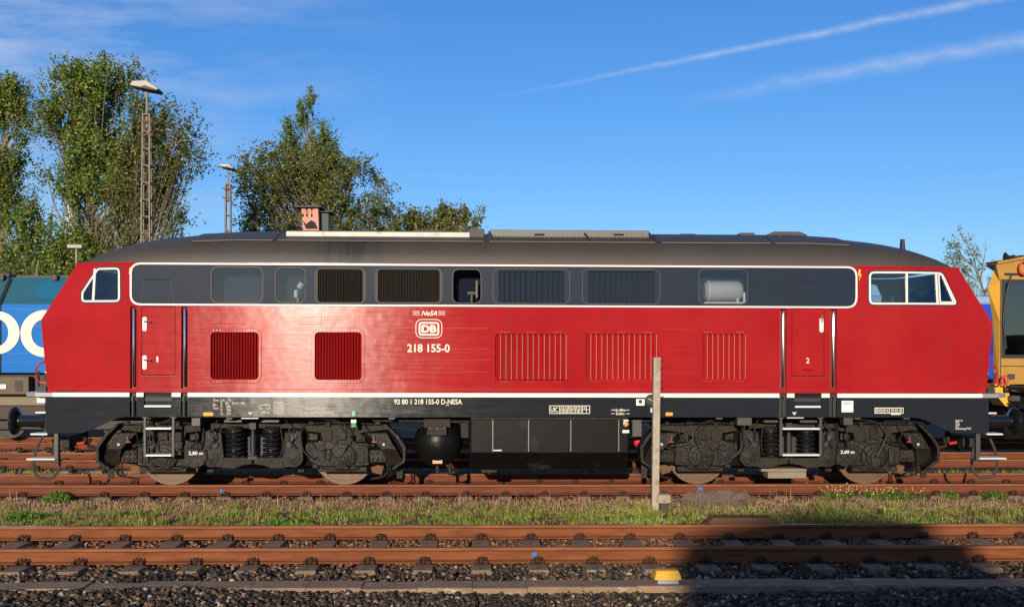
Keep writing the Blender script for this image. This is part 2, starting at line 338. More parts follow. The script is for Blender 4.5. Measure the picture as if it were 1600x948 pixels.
_x = N(_t, 'ShaderNodeMix', data_type='RGBA'); _t.links.new(_m, _x.inputs[0]); _t.links.new(_src, _x.inputs[6]); _x.inputs[7].default_value = (.018, .015, .012, 1); _t.links.new(_x.outputs[2], _b.inputs['Base Color'])
WHITE = mat('cream_white_paint', (0.78, 0.75, 0.68), 0.45, var=0.06, vscale=12)
ALU = mat('aluminium_strip', (0.72, 0.70, 0.66), 0.38, metal=0.75, var=0.12, vscale=18)
CHROME = mat('polished_steel', (0.8, 0.8, 0.8), 0.16, metal=1.0)
BLACK = mat('black_rubber', (0.018, 0.017, 0.016), 0.55)
DARK = mat('dark_interior', (0.012, 0.012, 0.013), 0.8); ENG = mat('pane_reflection_slate', (0.033, 0.041, 0.068), 0.8, spec=0.03)  # slate of the engine wall imitates sky reflected in the panes
BOGIE = mat('bogie_grime', (0.010, 0.0083, 0.006), 0.5, spec=0.2, var=0.45, vscale=9, c2=(0.045, 0.033, 0.020), c2amt=0.35, c2scale=5, bump=0.004, bscale=28, speck=0.42)
BOGIE2 = mat('bogie_brown_grime', (0.020, 0.015, 0.009), 0.6, spec=0.25, var=0.35, vscale=9, c2=(0.03, 0.026, 0.022), c2amt=0.4, c2scale=6, bump=0.008, bscale=25, speck=0.2)
SPRING = mat('spring_black', (0.010, 0.010, 0.010), 0.16, spec=.8)
WHEEL = mat('wheel_steel', (0.050, 0.036, 0.023), 0.6, metal=0.1, var=0.25, vscale=14, bump=0.003, bscale=30)
TYRE = mat('wheel_tyre', (0.13, 0.075, 0.04), 0.5, metal=0.2, var=0.3, vscale=10)
TANK = mat('tank_black', (0.0065, 0.0062, 0.0058), 0.34, spec=0.15, var=0.3, c2=(0.045, 0.041, 0.036), c2amt=0.12, c2scale=2.2, bump=0.0025, bscale=4)
STEP = mat('step_white', (0.72, 0.70, 0.66), 0.45, metal=0.1)
GREY = mat('grey_enamel', (0.055, 0.048, 0.040), 0.45, var=0.1)
LETTER = mat('cream_lettering', (0.80, 0.75, 0.58), 0.5)
YELLOW = mat('yellow_marking', (0.78, 0.52, 0.05), 0.5)
ORANGE = mat('orange_label', (0.80, 0.36, 0.04), 0.5)
REDMARK = mat('red_marking', (0.62, 0.03, 0.02), 0.5)
GREEN = mat('green_tag', (0.03, 0.30, 0.08), 0.5); TEAL = mat('teal_tag', (0.20, 0.50, 0.42), 0.5)
GLASS = glass_mat('window_glass', (0.82, 0.86, 0.9), 0.02)
GLASSD = glass_mat('engine_window_glass', (0.80, 0.82, 0.86), 0.01)
GREYTANK = mat('grey_tank_paint', (0.55, 0.52, 0.46), 0.45, var=0.1)
PINK = mat('rusty_pink_paint', (0.62, 0.26, 0.17), 0.65, c2=(0.10, 0.07, 0.055), c2amt=0.15, c2scale=3.0, var=0.2)
def rust_mat(name, c1, c2):
    m, t, b = newmat(name); tc = N(t, 'ShaderNodeTexCoord'); b.inputs['Roughness'].default_value = 0.72; b.inputs['Specular IOR Level'].default_value = 0.25
    mp = N(t, 'ShaderNodeMapping'); mp.inputs['Scale'].default_value = (1.2, 6, 9); t.links.new(tc.outputs['Object'], mp.inputs[0])
    n = N(t, 'ShaderNodeTexNoise', Scale=1.6, Detail=9.0, Roughness=0.7); t.links.new(mp.outputs[0], n.inputs['Vector'])
    r = N(t, 'ShaderNodeValToRGB'); r.color_ramp.elements[0].position = 0.32; r.color_ramp.elements[0].color = (*c1, 1); r.color_ramp.elements[1].position = 0.68; r.color_ramp.elements[1].color = (*c2, 1)
    t.links.new(n.outputs[0], r.inputs[0]); t.links.new(r.outputs[0], b.inputs['Base Color'])
    n2 = N(t, 'ShaderNodeTexNoise', Scale=60.0, Detail=4.0); t.links.new(tc.outputs['Object'], n2.inputs['Vector']); bp = N(t, 'ShaderNodeBump', Strength=1.0, Distance=0.002); t.links.new(n2.outputs[0], bp.inputs['Height']); t.links.new(bp.outputs[0], b.inputs['Normal'])
    return m
RUST = rust_mat('orange_rust', (0.13, 0.040, 0.013), (0.27, 0.085, 0.027)); RUST2 = rust_mat('red_rust', (0.11, 0.032, 0.015), (0.20, 0.058, 0.027))
RHEAD = rust_mat('pale_railhead_rust', (0.17, 0.058, 0.022), (0.34, 0.125, 0.045)); HEAD = mat('polished_railhead', (0.55, 0.55, 0.58), 0.22, metal=1.0)  # head faces use a paler rust than web and foot
CONC = mat('concrete_sleeper', (0.23, 0.16, 0.09), 0.9, var=0.35, vscale=14, c2=(0.13, 0.075, 0.045), c2amt=0.5, c2scale=5, bump=0.01, bscale=30)
SLAB = mat('trough_concrete', (0.27, 0.18, 0.10), 0.9, var=0.5, vscale=7, c2=(0.60, 0.54, 0.44), c2amt=0.15, c2scale=18, bump=0.012, bscale=22, stretch=(0.5, 1, 1))

# ------------------------------------------------------------------ ground
def ground_material():
    m, t, b = newmat('yard_ground'); b.inputs['Roughness'].default_value = 0.95; b.inputs['Specular IOR Level'].default_value = 0.15
    tc = N(t, 'ShaderNodeTexCoord'); sp = N(t, 'ShaderNodeSeparateXYZ'); t.links.new(tc.outputs['Object'], sp.inputs[0])
    n = N(t, 'ShaderNodeTexNoise', Scale=3.0, Detail=9.0, Roughness=0.7); t.links.new(tc.outputs['Object'], n.inputs['Vector'])
    yy = M(t, 'ADD', sp.outputs['Y'], M(t, 'MULTIPLY_ADD', n.outputs[0], 0.8, -0.4))
    r = N(t, 'ShaderNodeValToRGB'); r.color_ramp.interpolation = 'LINEAR'
    stops = [(-9.0, (0.07, 0.06, 0.05)), (-7.0, (0.06, 0.05, 0.04)), (-4.9, (0.10, 0.06, 0.038)), (-4.4, (0.11, 0.10, 0.035)), (-2.3, (0.15, 0.12, 0.05)), (-1.7, (0.26, 0.18, 0.11)), (-0.9, (0.24, 0.16, 0.10)), (1.0, (0.13, 0.09, 0.06)), (1.6, (0.20, 0.16, 0.11)), (2.6, (0.16, 0.12, 0.08)), (12, (0.16, 0.13, 0.09))]
    e = r.color_ramp.elements
    while len(e) < len(stops): e.new(0.5)
    for i, (p, c) in enumerate(stops): e[i].position = (p + 10) / 30; e[i].color = (*c, 1)
    t.links.new(M(t, 'DIVIDE', M(t, 'ADD', yy, 10.0), 30.0, clamp=True), r.inputs[0])
    v = N(t, 'ShaderNodeTexVoronoi', Scale=26.0); t.links.new(tc.outputs['Object'], v.inputs['Vector'])
    h = N(t, 'ShaderNodeHueSaturation'); t.links.new(r.outputs[0], h.inputs['Color']); sc = N(t, 'ShaderNodeSeparateColor'); t.links.new(v.outputs['Color'], sc.inputs[0])
    t.links.new(M(t, 'MULTIPLY', M(t, 'MULTIPLY_ADD', sc.outputs[0], 0.9, 0.5), M(t, 'MULTIPLY_ADD', n.outputs[0], 1.0, 0.5)), h.inputs['Value'])
    t.links.new(h.outputs[0], b.inputs['Base Color'])
    bp = N(t, 'ShaderNodeBump', Strength=1.0, Distance=0.03); t.links.new(v.outputs['Distance'], bp.inputs['Height']); bp.invert = True; t.links.new(bp.outputs[0], b.inputs['Normal'])
    return m
GROUND = ground_material()
def gz(x, y):
    """height of the ground sheet, rail top = 0"""
    z = -0.235
    if -9 < y < -4.4: z = -0.26
    if y <= -7.3: z = -0.25 - .055 * min(1, max(0, (x + 3.5) / 3)) * min(1, max(0, (5.5 - x) / 2.5))
    return z + 0.03 * mnoise.noise(Vector((x * .7, y * .9, 3.1))) + 0.015 * mnoise.noise(Vector((x * 3, y * 3, 1)))
xs = [-3000, -400, -120, -60, -40] + list(np.arange(-26, 30, 0.2)) + [40, 60, 120, 400, 3000]
ys = [-3000, -400, -100, -50, -30, -20] + list(np.arange(-16, 14, 0.15)) + [14, 18, 25, 40, 80, 150, 400, 1200, 3500]
vv = np.array([(x, y, gz(x, y)) for y in ys for x in xs]); nx = len(xs)
ff = np.array([(j * nx + i, j * nx + i + 1, (j + 1) * nx + i + 1, (j + 1) * nx + i) for j in range(len(ys) - 1) for i in range(nx - 1)])
tag(npmesh('ground', vv, ff, GROUND, smooth=True), kind='structure')

# ------------------------------------------------------------------ loose stones (ballast)
def stone_proto(seed):
    bm = bmesh.new(); rn = random.Random(seed)
    for i in range(11): bm.verts.new(Vector((rn.gauss(0, 1), rn.gauss(0, 1), rn.gauss(0, 1))).normalized() * rn.uniform(.85, 1.1))
    q = bmesh.ops.convex_hull(bm, input=bm.verts[:]); bmesh.ops.delete(bm, geom=list({g for g in q['geom_interior'] + q['geom_unused'] if isinstance(g, bmesh.types.BMVert)}), context='VERTS')
    bmesh.ops.triangulate(bm, faces=bm.faces[:]); bm.verts.index_update(); bm.normal_update()
    sc = Vector((rn.uniform(.8, 1.25), rn.uniform(.7, 1.0), rn.uniform(.55, .85)))
    for v in bm.verts: v.co = Vector((v.co.x * sc.x, v.co.y * sc.y, v.co.z * sc.z))
    V = np.array([v.co[:] for v in bm.verts]); Fc = np.array([[q.index for q in f.verts] for f in bm.faces]); bm.free(); return V, Fc
PROT = [stone_proto(i) for i in range(8)]
def stones(name, label, m, pts, sizes):
    n = len(pts); V, Fc = [], []
    per = np.array_split(rng.permutation(n), len(PROT)); off = 0
    for (pv, pf), idx in zip(PROT, per):
        k = len(idx); a = rng.uniform(0, 2 * np.pi, (k, 3)); cx, sx = np.cos(a), np.sin(a)
        Rz = np.zeros((k, 3, 3)); Rz[:, 0, 0] = cx[:, 0]; Rz[:, 0, 1] = -sx[:, 0]; Rz[:, 1, 0] = sx[:, 0]; Rz[:, 1, 1] = cx[:, 0]; Rz[:, 2, 2] = 1
        Rx = np.zeros((k, 3, 3)); t = a[:, 1]; Rx[:, 0, 0] = 1; Rx[:, 1, 1] = np.cos(t); Rx[:, 1, 2] = -np.sin(t); Rx[:, 2, 1] = np.sin(t); Rx[:, 2, 2] = np.cos(t)
        W = np.einsum('kij,kjl,vl->kvi', Rz, Rx, pv) * sizes[idx][:, None, None] + pts[idx][:, None, :]
        V.append(W.reshape(-1, 3)); Fc.append((pf[None] + (np.arange(k) * len(pv))[:, None, None] + off).reshape(-1, 3)); off += k * len(pv)
    o = npmesh(name, np.concatenate(V), np.concatenate(Fc), m); return tag(o, label, 'gravel', kind='stuff')
def scatter(x0, x1, y0, y1, n, z, keep=None):
    p = np.stack([rng.uniform(x0, x1, n), rng.uniform(y0, y1, n)], 1)
    if keep is not None: p = p[keep(p[:, 0], p[:, 1])]
    zz = np.array([gz(x, y) for x, y in p]) + z + rng.uniform(-.012, .02, len(p)); return np.column_stack([p, zz])
STONE_A = island_mat('grey_brown_stones', [(0, (0.016, 0.012, 0.008)), (.4, (0.060, 0.044, 0.027)), (.68, (0.128, 0.092, 0.056)), (.8, (0.152, 0.064, 0.032)), (.92, (0.208, 0.160, 0.104)), (1, (0.480, 0.400, 0.288))], noise_mix=((0.02, 0.018, 0.016), 0.8, 0.52, 0.75))
STONE_R = island_mat('rust_stained_stones', [(0, (0.07, 0.035, 0.02)), (.5, (0.18, 0.085, 0.042)), (.8, (0.24, 0.12, 0.06)), (1, (0.34, 0.22, 0.13))])
STONE_B = island_mat('pale_stones', [(0, (0.10, 0.08, 0.055)), (.5, (0.20, 0.16, 0.11)), (1, (0.34, 0.29, 0.22))])
YT = -5.535                                            # centre line of the empty track in front
p = scatter(-8.5, 8.5, -8.9, -7.42, 17000, 0.02); stones('front_ballast', 'coarse grey and brown ballast along the bottom edge of the picture', STONE_A, p, rng.uniform(.024, .046, len(p)))
p = scatter(-8.5, 8.5, -7.02, -6.36, 6500, 0.035); stones('shoulder_ballast', 'dark dirty ballast between the concrete slabs and the near rusty rail', STONE_A, p, rng.uniform(.022, .044, len(p)))
p = scatter(-8.5, 8.5, -6.42, -4.62, 15000, 0.03, lambda x, y: (np.abs(((x + .07) / .63 + .5) % 1 - .5) * .63 > .115)); stones('track_ballast', 'rust brown ballast lying between the sleepers of the front track', STONE_R, p, rng.uniform(.020, .042, len(p)))
p = scatter(-10.5, 11, -1.25, 1.25, 9000, 0.0); stones('loco_track_ballast', 'small brown gravel under the red locomotive', STONE_R, p, rng.uniform(.014, .032, len(p)))
p = scatter(-16, -6, 1.5, 9, 9000, 0.0); stones('yard_gravel', 'pale gravel between the rusty yard tracks at left', STONE_B, p, rng.uniform(.014, .034, len(p)))

# ------------------------------------------------------------------ rails and sleepers
RP = [(-.07, -.165), (.07, -.165), (.07, -.153), (.02, -.140), (.009, -.125), (.009, -.045), (.036, -.032), (.036, -.004), (.032, 0), (-.032, 0), (-.036, -.004), (-.036, -.032), (-.009, -.045), (-.009, -.125), (-.02, -.140), (-.07, -.153)]
def rail(y, x0, x1, m, label, group=None, polished=False, z=0):
    mb = MB(); n = len(RP); seg = 40; vs = []
    for i in range(seg + 1):
        x = x0 + (x1 - x0) * i / seg; vs += [(x, y + a, z + b) for a, b in RP]
    fs = [(i * n + k, i * n + (k + 1) % n, (i + 1) * n + (k + 1) % n, (i + 1) * n + k) for i in range(seg) for k in range(n)] + [tuple(range(n)), tuple(seg * n + k for k in range(n))]
    mb.add(vs, fs); o = mb.build('rail', [m, HEAD, RHEAD])
    for pl in o.data.polygons:
        if pl.center.z > z - .036: pl.material_index = 2
    if polished:
        for pl in o.data.polygons:
            if pl.normal.z > .9 and pl.center.z > z - .003: pl.material_index = 1
    return tag(o, label, 'rail', group)
CLIP = rust_mat('dark_clip_rust', (.035, .016, .009), (.085, .034, .016))
def nth(n): return '%d%s' % (n, 'th' if 10 < n % 100 < 14 else {1: 'st', 2: 'nd', 3: 'rd'}.get(n % 10, 'th'))
def xrange_in_frame(Y, z=-.2):
    d0, d1 = dir_px(0, 800), dir_px(1600, 800); k0, k1 = (Y - CY) / d0.y, (Y - CY) / d1.y; return CX + d0.x * k0, CX + d1.x * k1
def sleeper_set(yc, xs_, label, group, half=1.2, m=CONC, zt=-.172, cm=RUST, polish=None):
    root0 = None; kids = []
    for i, x in enumerate(xs_):
        if root0 is None:
            root0 = empty('sleeper', (0, 0, 0), label % nth(1) if '%s' in label else label, 'sleeper', group)
            a = MB().prism([(-.14, zt - .12), (.14, zt - .12), (.105, zt), (-.105, zt)], -half, half).build('beam', m, root0, bevel=.008)
            kids = [a]
            for sy in (-1, 1):
                c = MB(); y = sy * .7535
                c.box(-.085, .085, y - .16, y + .16, zt, zt + .014)
                for q in (-1, 1):
                    yy = y + q * .095
                    c.box(-.07, -.035, yy - .04, yy + .035, zt + .012, zt + .045); c.box(.035, .07, yy - .04, yy + .035, zt + .012, zt + .045)
                    c.tube([(0, yy, zt), (0, yy, zt + .085)], .014, 6); c.tube([(0, yy, zt + .028), (0, yy, zt + .052)], .026, 6)
                    c.tube([(-.055, yy, zt + .035), (-.035, yy, zt + .075), (-.015, yy, zt + .055)], .010, 5); c.tube([(.055, yy, zt + .035), (.04, yy, zt + .078), (.018, yy, zt + .055)], .010, 5)
                kids.append(c.build('rail_clip', CLIP, root0))
            root0.location = (x, yc, 0)
        else:
            r = root0.copy(); col.objects.link(r)
            if '%s' in label: r['label'] = label % nth(i + 1)
            r.location = (x + rng.uniform(-.015, .015), yc, 0)
            for k in kids:
                c = k.copy(); col.objects.link(c); c.parent = r
rail(YT - .7535, -60, 60, RUST, 'nearest orange rusty rail with a blue paint mark, closest to the bottom of the picture')
rail(YT + .7535, -60, 60, RUST, 'orange rusty rail of the front track with a bright worn edge, right below the grass', polished=True)
rail(-.7535, -60, 60, RUST2, 'near red-brown rail under the wheels of the locomotive')
rail(.7535, -60, 60, RUST2, 'far red-brown rail under the locomotive, mostly in its shadow', polished=False)
rail(3.9 - .7535, -60, 60, RUST2, 'rusty rail seen left below the steps, nearer one of the first track behind')
rail(3.9 + .7535, -60, 60, RUST2, 'rusty rail behind the left buffer, farther one of the first track behind')
rail(7.85 - .7535, -60, 60, RUST2, 'rusty rail just in front of the blue locomotive')
rail(7.85 + .7535, -60, 60, RUST2, 'rusty rail hidden under the blue locomotive')
xa, xb = xrange_in_frame(YT - .75)
sleeper_set(YT, [q for q in (-.07 + .63 * k for k in range(-20, 20)) if xa - 1.0 < q < xb + .9], '%s concrete sleeper from the left edge under the empty front track', 'sleepers of the empty front track', 1.17)
xa, xb = xrange_in_frame(-.75)
sleeper_set(0, [q for q in (-.28 + .65 * k for k in range(-24, 24)) if xa - .1 < q < xb + .5], '%s dirty sleeper from the left edge under the rails of the red locomotive', 'sleepers under the locomotive', .90, zt=-.178, cm=RUST2, m=mat('dirty_sleeper', (.15, .11, .075), .9, var=.3, bump=.01))
sleeper_set(3.9, [-14 + .65 * k for k in range(0, 12)], 'sleeper of the first track behind the left buffer', 'sleepers of the first track behind', 1.15, zt=-.175, cm=RUST2)
sleeper_set(7.85, [-16 + .65 * k for k in range(0, 12)], 'sleeper of the track under the blue locomotive', 'sleepers under the blue locomotive', 1.15, zt=-.175, cm=RUST2)
# blue paint marks
BLUE = mat('blue_spray', (0.008, 0.15, 0.45), 0.6)
for (u, v, Y, lab) in ((835, 866, YT - .7535 - .013, 'light blue spray mark on the nearest rail, in the middle of the picture'), (347, 769, -.7535 - .013, 'blue spray mark on the locomotive rail below the left bogie springs'), (1094, 764, -.7535 - .013, 'blue spray mark on the locomotive rail below the right wheel')):
    x, z = P(u, v, Y); k = pxm(Y)
    poly = [(x + math.cos(a) * (3.6 + 1.4 * math.sin(3 * a + u)) / k, z + math.sin(a) * (5.0 + 1.5 * math.cos(2 * a + u)) / k) for a in np.linspace(0, 2 * math.pi, 14, endpoint=False)]
    tag(MB().prism(poly, Y - .028 if z > -.05 else Y - .004, Y).build('paint_mark', BLUE), lab, 'paint mark')
# concrete trough slabs
xa, xb = xrange_in_frame(-7.2); x = xa - .25; i = 0; s0 = None
slabs = []
while x < xb + .1:
    i += 1; L = .565; mb = MB().box(x, x + L - .002, -7.37 + rng.uniform(-.012, .012), -7.03, -.34, -.212 + rng.uniform(-.010, .010))
    o = mb.build('duct_cover', SLAB, bevel=.005); o.rotation_euler = (0, 0, 0)
    tag(o, '%s flat concrete cable duct cover from the left edge in the row below the tracks' % nth(i), 'concrete slab', 'concrete duct covers in a row'); x += L
tag(MB().box(-30, 30, -7.385, -7.06, -.62, -.342).build('cable_duct', SLAB), 'pale concrete duct wall below the row of covers', 'cable duct')
# yellow marker on slabs
YB = -7.2
mk = empty('marker_box', (0, 0, 0), 'yellow topped grey box standing on the concrete covers in front of the rails', 'marker')
xa, za = P(1026, 912, YB); xb, _ = P(1059, 912, YB); _, zm = P(1042, 902, YB); _, zt = P(1042, 889, YB)
MB().box(xa, xb, YB - .07, YB + .07, za - .08, zm).build('housing', mat('grey_plastic', (.30, .31, .34), .5, var=.1), mk, bevel=.01)
xc, xd = P(1020, 900, YB)[0], P(1063, 900, YB)[0]
mb = MB(); mb.add([(xc, YB - .11, zm), (xd, YB - .11, zm), (xd, YB + .11, zm), (xc, YB + .11, zm), (xc + .03, YB - .06, zt), (xd - .03, YB - .06, zt), (xd - .03, YB + .06, zt), (xc + .03, YB + .06, zt)], [(0, 1, 5, 4), (1, 2, 6, 5), (2, 3, 7, 6), (3, 0, 4, 7), (4, 5, 6, 7), (0, 3, 2, 1)])
mb.build('cap', mat('yellow_plastic', (.75, .42, .03), .5, var=.15), mk, bevel=.008)
# brown rail-side device
YD = -4.55; xa, za = P(1098, 824, YD); xb = P(1222, 824, YD)[0]; zt = P(1160, 808, YD)[1]
mb = MB(); mb.prism([(xa, -.2), (xb, -.2), (xb, za - .01), (xb - .13, zt), (xa + .13, zt), (xa, za - .01)], YD - .03, YD + .22)
tag(mb.build('rail_cover', rust_mat('brown_cover', (.10, .05, .025), (.16, .085, .04)), bevel=.01), 'low brown steel cover with sloping ends behind the far rail of the front track', 'steel cover')

# ------------------------------------------------------------------ locomotive
YS = -1.54
loco = empty('diesel_locomotive', (0, 0, 0), 'long red diesel locomotive with slate blue window band, grey roof and black underframe', 'locomotive')
def avg(ul, vl, ur, vr, Y):
    a, b = P(ul, vl, Y), P(ur, vr, Y); return ((b[0] - a[0]) / 2, (a[1] + b[1]) / 2)
xb_, zb_ = avg(76.3, 612.5, 1543, 614, -1.40); xn_, zn_ = avg(66, 501, 1554, 505, -1.38); xt_, zt_ = avg(125.5, 410, 1497, 416, -1.2)
ZB, ZT = 1.535, 3.545; zn_ = (zn_)
print('nose', xb_, zb_, xn_, zn_, xt_, zt_)
outline = [(-xb_, ZB), (xb_, ZB), (xn_, zn_), (xt_, ZT), (-xt_, ZT), (-xn_, zn_)]
band_o = rr(203, 413.2, 1339.5, 479.2, 17, YS)
grilles = {'A': ((324, 513, 409, 598), (329.5, 519, 404, 592.5), 17), 'B': ((487, 513, 570, 598), (492, 519, 565, 593), 16), 'C': ((766, 515, 892, 599), (774, 522, 885, 593), 13),
           'D': ((907, 515, 1033, 599), (915, 522, 1026, 592.5), 13), 'E': ((1090, 515, 1170, 599), (1097, 522, 1165, 592), 8)}
cabL = round_poly([P(u, v, YS + .12) for u, v in ((126.5, 473), (192, 473), (190.5, 417.5), (151, 417.5), (126, 456))], [.08, .09, .09, .09, .05])
cabR = round_poly([P(u, v, YS + .10) for u, v in ((1353, 477), (1499, 477), (1475, 424), (1353, 424))], [.10, .07, .13, .10])
rails_px = ((203, 213, 479, 607), (283, 293, 479, 607), (1218, 1229, 483, 608), (1296.5, 1307.5, 483, 608))
doors = ((221, 478.5, 274, 586), (1237, 481.5, 1288, 588))
holes_red = [inset(band_o, .012)] + [rr(*g[1], 7, YS) for g in grilles.values()]
holes_red += [rr(a, c, b, d, 1.2, YS) for a, b, c, d in rails_px] + [rr(*d, 1.5, YS) for d in doors]
body = plate('body_side', outline, holes_red + [cabL, cabR], YS, .03, RED, loco, nose=True)
# far side: same outline with cab windows
plate('body_side', outline, [cabL, cabR], -YS, .03, RED, loco, nose=True, side=1)
plate('cab_lining', outline, [inset(cabL, -.01), inset(cabR, -.01)], 1.500, .008, mat('cab_lining_dark', (.03, .034, .042), .7), loco, nose=True, side=1)
# nose fronts
for sg in (-1, 1):
    rows = [(ZB, xb_), (2.1, xb_ + (xn_ - xb_) * .49), (zn_, xn_), (2.95, xn_ + (xt_ - xn_) * (2.95 - zn_) / (ZT - zn_)), (3.45, xn_ + (xt_ - xn_) * (3.45 - zn_) / (ZT - zn_)), (ZT, xt_)]
    cols = [-1, -.93, -.75, -.4, 0, .4, .75, .93, 1]; vs = []
    for z, xe in rows:
        w = 1.525 - inward(xe, z)
        for c in cols: vs.append((sg * (xe + .22 * (1 - abs(c) ** 2.2)), c * w, z))
    n = len(cols); mb = MB(); mb.add(vs, [(r * n + k, r * n + k + 1, (r + 1) * n + k + 1, (r + 1) * n + k) for r in range(5) for k in range(n - 1)])
    mb.build('front_panel', RED, loco, smooth=True)
    ml = MB(); ml.add([(x - sg * .04, y * .985, z) for x, y, z in vs], mb.f); ml.build('front_lining', bpy.data.materials['cab_lining_dark'], loco)
    for a, b in ((1, 4), (4, 7)):
        mb = MB(); vs = []
        for z in (2.98, 3.42):
            xe = xn_ + (xt_ - xn_) * (z - zn_) / (ZT - zn_); w = 1.525 - inward(xe, z)
            for c in cols[a:b + 1]: cc = c * .96 + (.02 if a == 4 else -.02); vs.append((sg * (xe + .235 + -.22 * abs(cc) ** 2.2), cc * w, z))
        k = b - a + 1; mb.add(vs, [(i, i + 1, k + i + 1, k + i) for i in range(k - 1)]); mb.build('windscreen', GLASSD, loco)
    # headlight bulge at the near corner
    for sy in (-1, 1):
        l = MB().lathe((sg * (xb_ + .03), sy * 1.16, 1.83), (sg, sy * .12, 0), [(0, .15), (.05, .15), (.08, .12)]).build('headlight', CHROME, loco, smooth=True)
        MB().lathe((sg * (xb_ + .112), sy * 1.17, 1.83), (sg, sy * .12, 0), [(0, .11), (.01, .08)]).build('lens', WHITE, l, smooth=True)
# slate band with openings
win = [('W', (329, 416, 412, 474.5), 13, 'w'), ('W', (429.5, 417, 478.5, 474), 12, 'w'), ('G', (491, 418, 572, 475), 12, 'k'), ('G', (585, 418.5, 692, 475), 12, 'k'),
       ('W', (706, 419.5, 753, 475), 12, 'w'), ('G', (769, 419.5, 891, 475.5), 12, 'b'), ('G', (909, 420, 1032, 476), 12, 'b'), ('W', (1090.5, 420, 1169, 476.5), 12, 'w')]
wp = [rr(*w[1], w[2], YS) for w in win]
bandp = plate('window_band', inset(band_o, .013), wp, YS + .001, .02, BAND, loco)
plate('band_trim', band_o, [inset(band_o, .030)], YS - .012, .03, WHITE, loco, bevel=.003)
for w, pl in zip(win, wp):
    if w[0] == 'W':
        fr = plate('window', pl, [inset(pl, .022)], YS - .008, .03, BLACK, loco, bevel=.003)
        plate('pane', inset(pl, .022), [], YS + .004, .004, GLASSD, fr)
    else:
        black = w[3] == 'k'; fr = plate('ventilation_grille', pl, [inset(pl, .022)], YS - .008, .03, BLACK, loco, bevel=.003)
        u0, v0, u1, v1 = w[1]
        if black: pu0, pu1, pv0, pv1, ns = u0 + 5, u1 - 5, v0 + 3, v1 - 3, int((u1 - u0) / 5.0)
        else: pu0, pu1, pv0, pv1, ns = u0 + 10.5, u1 - 10, v0 + 4, v1 - 3, 12
        hole = rr(pu0, pv0, pu1, pv1, 6 if black else 1, YS)
        plate('grille_panel', inset(pl, .020), [hole], YS + .006, .012, BLACK if black else BAND, fr)
        x0, x1 = P(pu0, v0, YS)[0], P(pu1, v0, YS)[0]; z1, z0 = P(u0, pv0, YS)[1], P(u0, pv1, YS)[1]
        mb = MB(); dx = (x1 - x0) / ns
        for i in range(ns):
            c = x0 + dx * (i + .5); h = dx * (.45 if black else .43)
            mb.add([(c - h, YS + .055, z0), (c + h, YS + .018, z0), (c + h, YS + .018, z1), (c - h, YS + .055, z1)], [(0, 1, 2, 3)])
            mb.add([(c + h, YS + .018, z0), (c + h + .004, YS + .030, z0), (c + h + .004, YS + .030, z1), (c + h, YS + .018, z1)], [(0, 1, 2, 3)])
        mb.build('slats', mat('soot_slats', (.018, .015, .011), .5, var=.3) if black else BAND, fr)
        MB().box(x0 - .01, x1 + .01, YS + .07, YS + .08, z0, z1).build('grille_backing', DARK, fr)
# red grilles
for kx, (o_, i_, ns) in grilles.items():
    po, pi = rr(*o_, 13 if kx in 'AB' else 15, YS), rr(*i_, 7 if kx in 'AB' else 1.5, YS)
    fr = plate('side_grille', po, [pi], YS - (.014 if kx in 'AB' else .010), .016, RED, loco, bevel=.006)
    x0, x1 = P(i_[0], 550, YS)[0], P(i_[2], 550, YS)[0]; z1, z0 = P(i_[0], i_[1], YS)[1], P(i_[0], i_[3], YS)[1]
    mb = MB(); dx = (x1 - x0) / ns
    for i in range(ns):
        c = x0 + dx * (i + .5); h = dx * (.36 if kx in 'AB' else .42); dep = .055 if kx in 'AB' else .062
        mb.add([(c - h, YS + dep, z0), (c + h, YS + .004, z0), (c + h, YS + .004, z1), (c - h, YS + dep, z1)], [(0, 1, 2, 3)])
        mb.add([(c + h, YS + .004, z0), (c + h + .006, YS + .012, z0), (c + h + .006, YS + .012, z1), (c + h, YS + .004, z1)], [(0, 1, 2, 3)])
    so = mb.build('slats', RED, fr)
    if kx not in 'AB':
        eg = MB()
        for i in range(ns): c = x0 + dx * (i + .96); eg.box(c - .0028, c + .0028, YS - .001, YS + .004, z0, z1)
        eg.build('pale_edges', mat('pale_edge_pink', (.58, .22, .17), .5), so)  # thin pale pink strip along each slat edge
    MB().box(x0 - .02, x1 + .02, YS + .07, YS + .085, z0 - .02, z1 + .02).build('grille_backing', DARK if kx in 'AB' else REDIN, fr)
    sc = MB()
    nb = 3 if kx in 'CD' else 2
    for i in range(nb):
        for zz in (z0 - .035, z1 + .035):
            cx = x0 + (x1 - x0) * (.13 + .74 * i / (nb - 1))
            for d in (-.05, 0, .05): sc.lathe((cx + d, YS - .010, zz), (0, -1, 0), [(0, .009), (.008, .006)], 8)
    sc.build('screws', CHROME, fr)
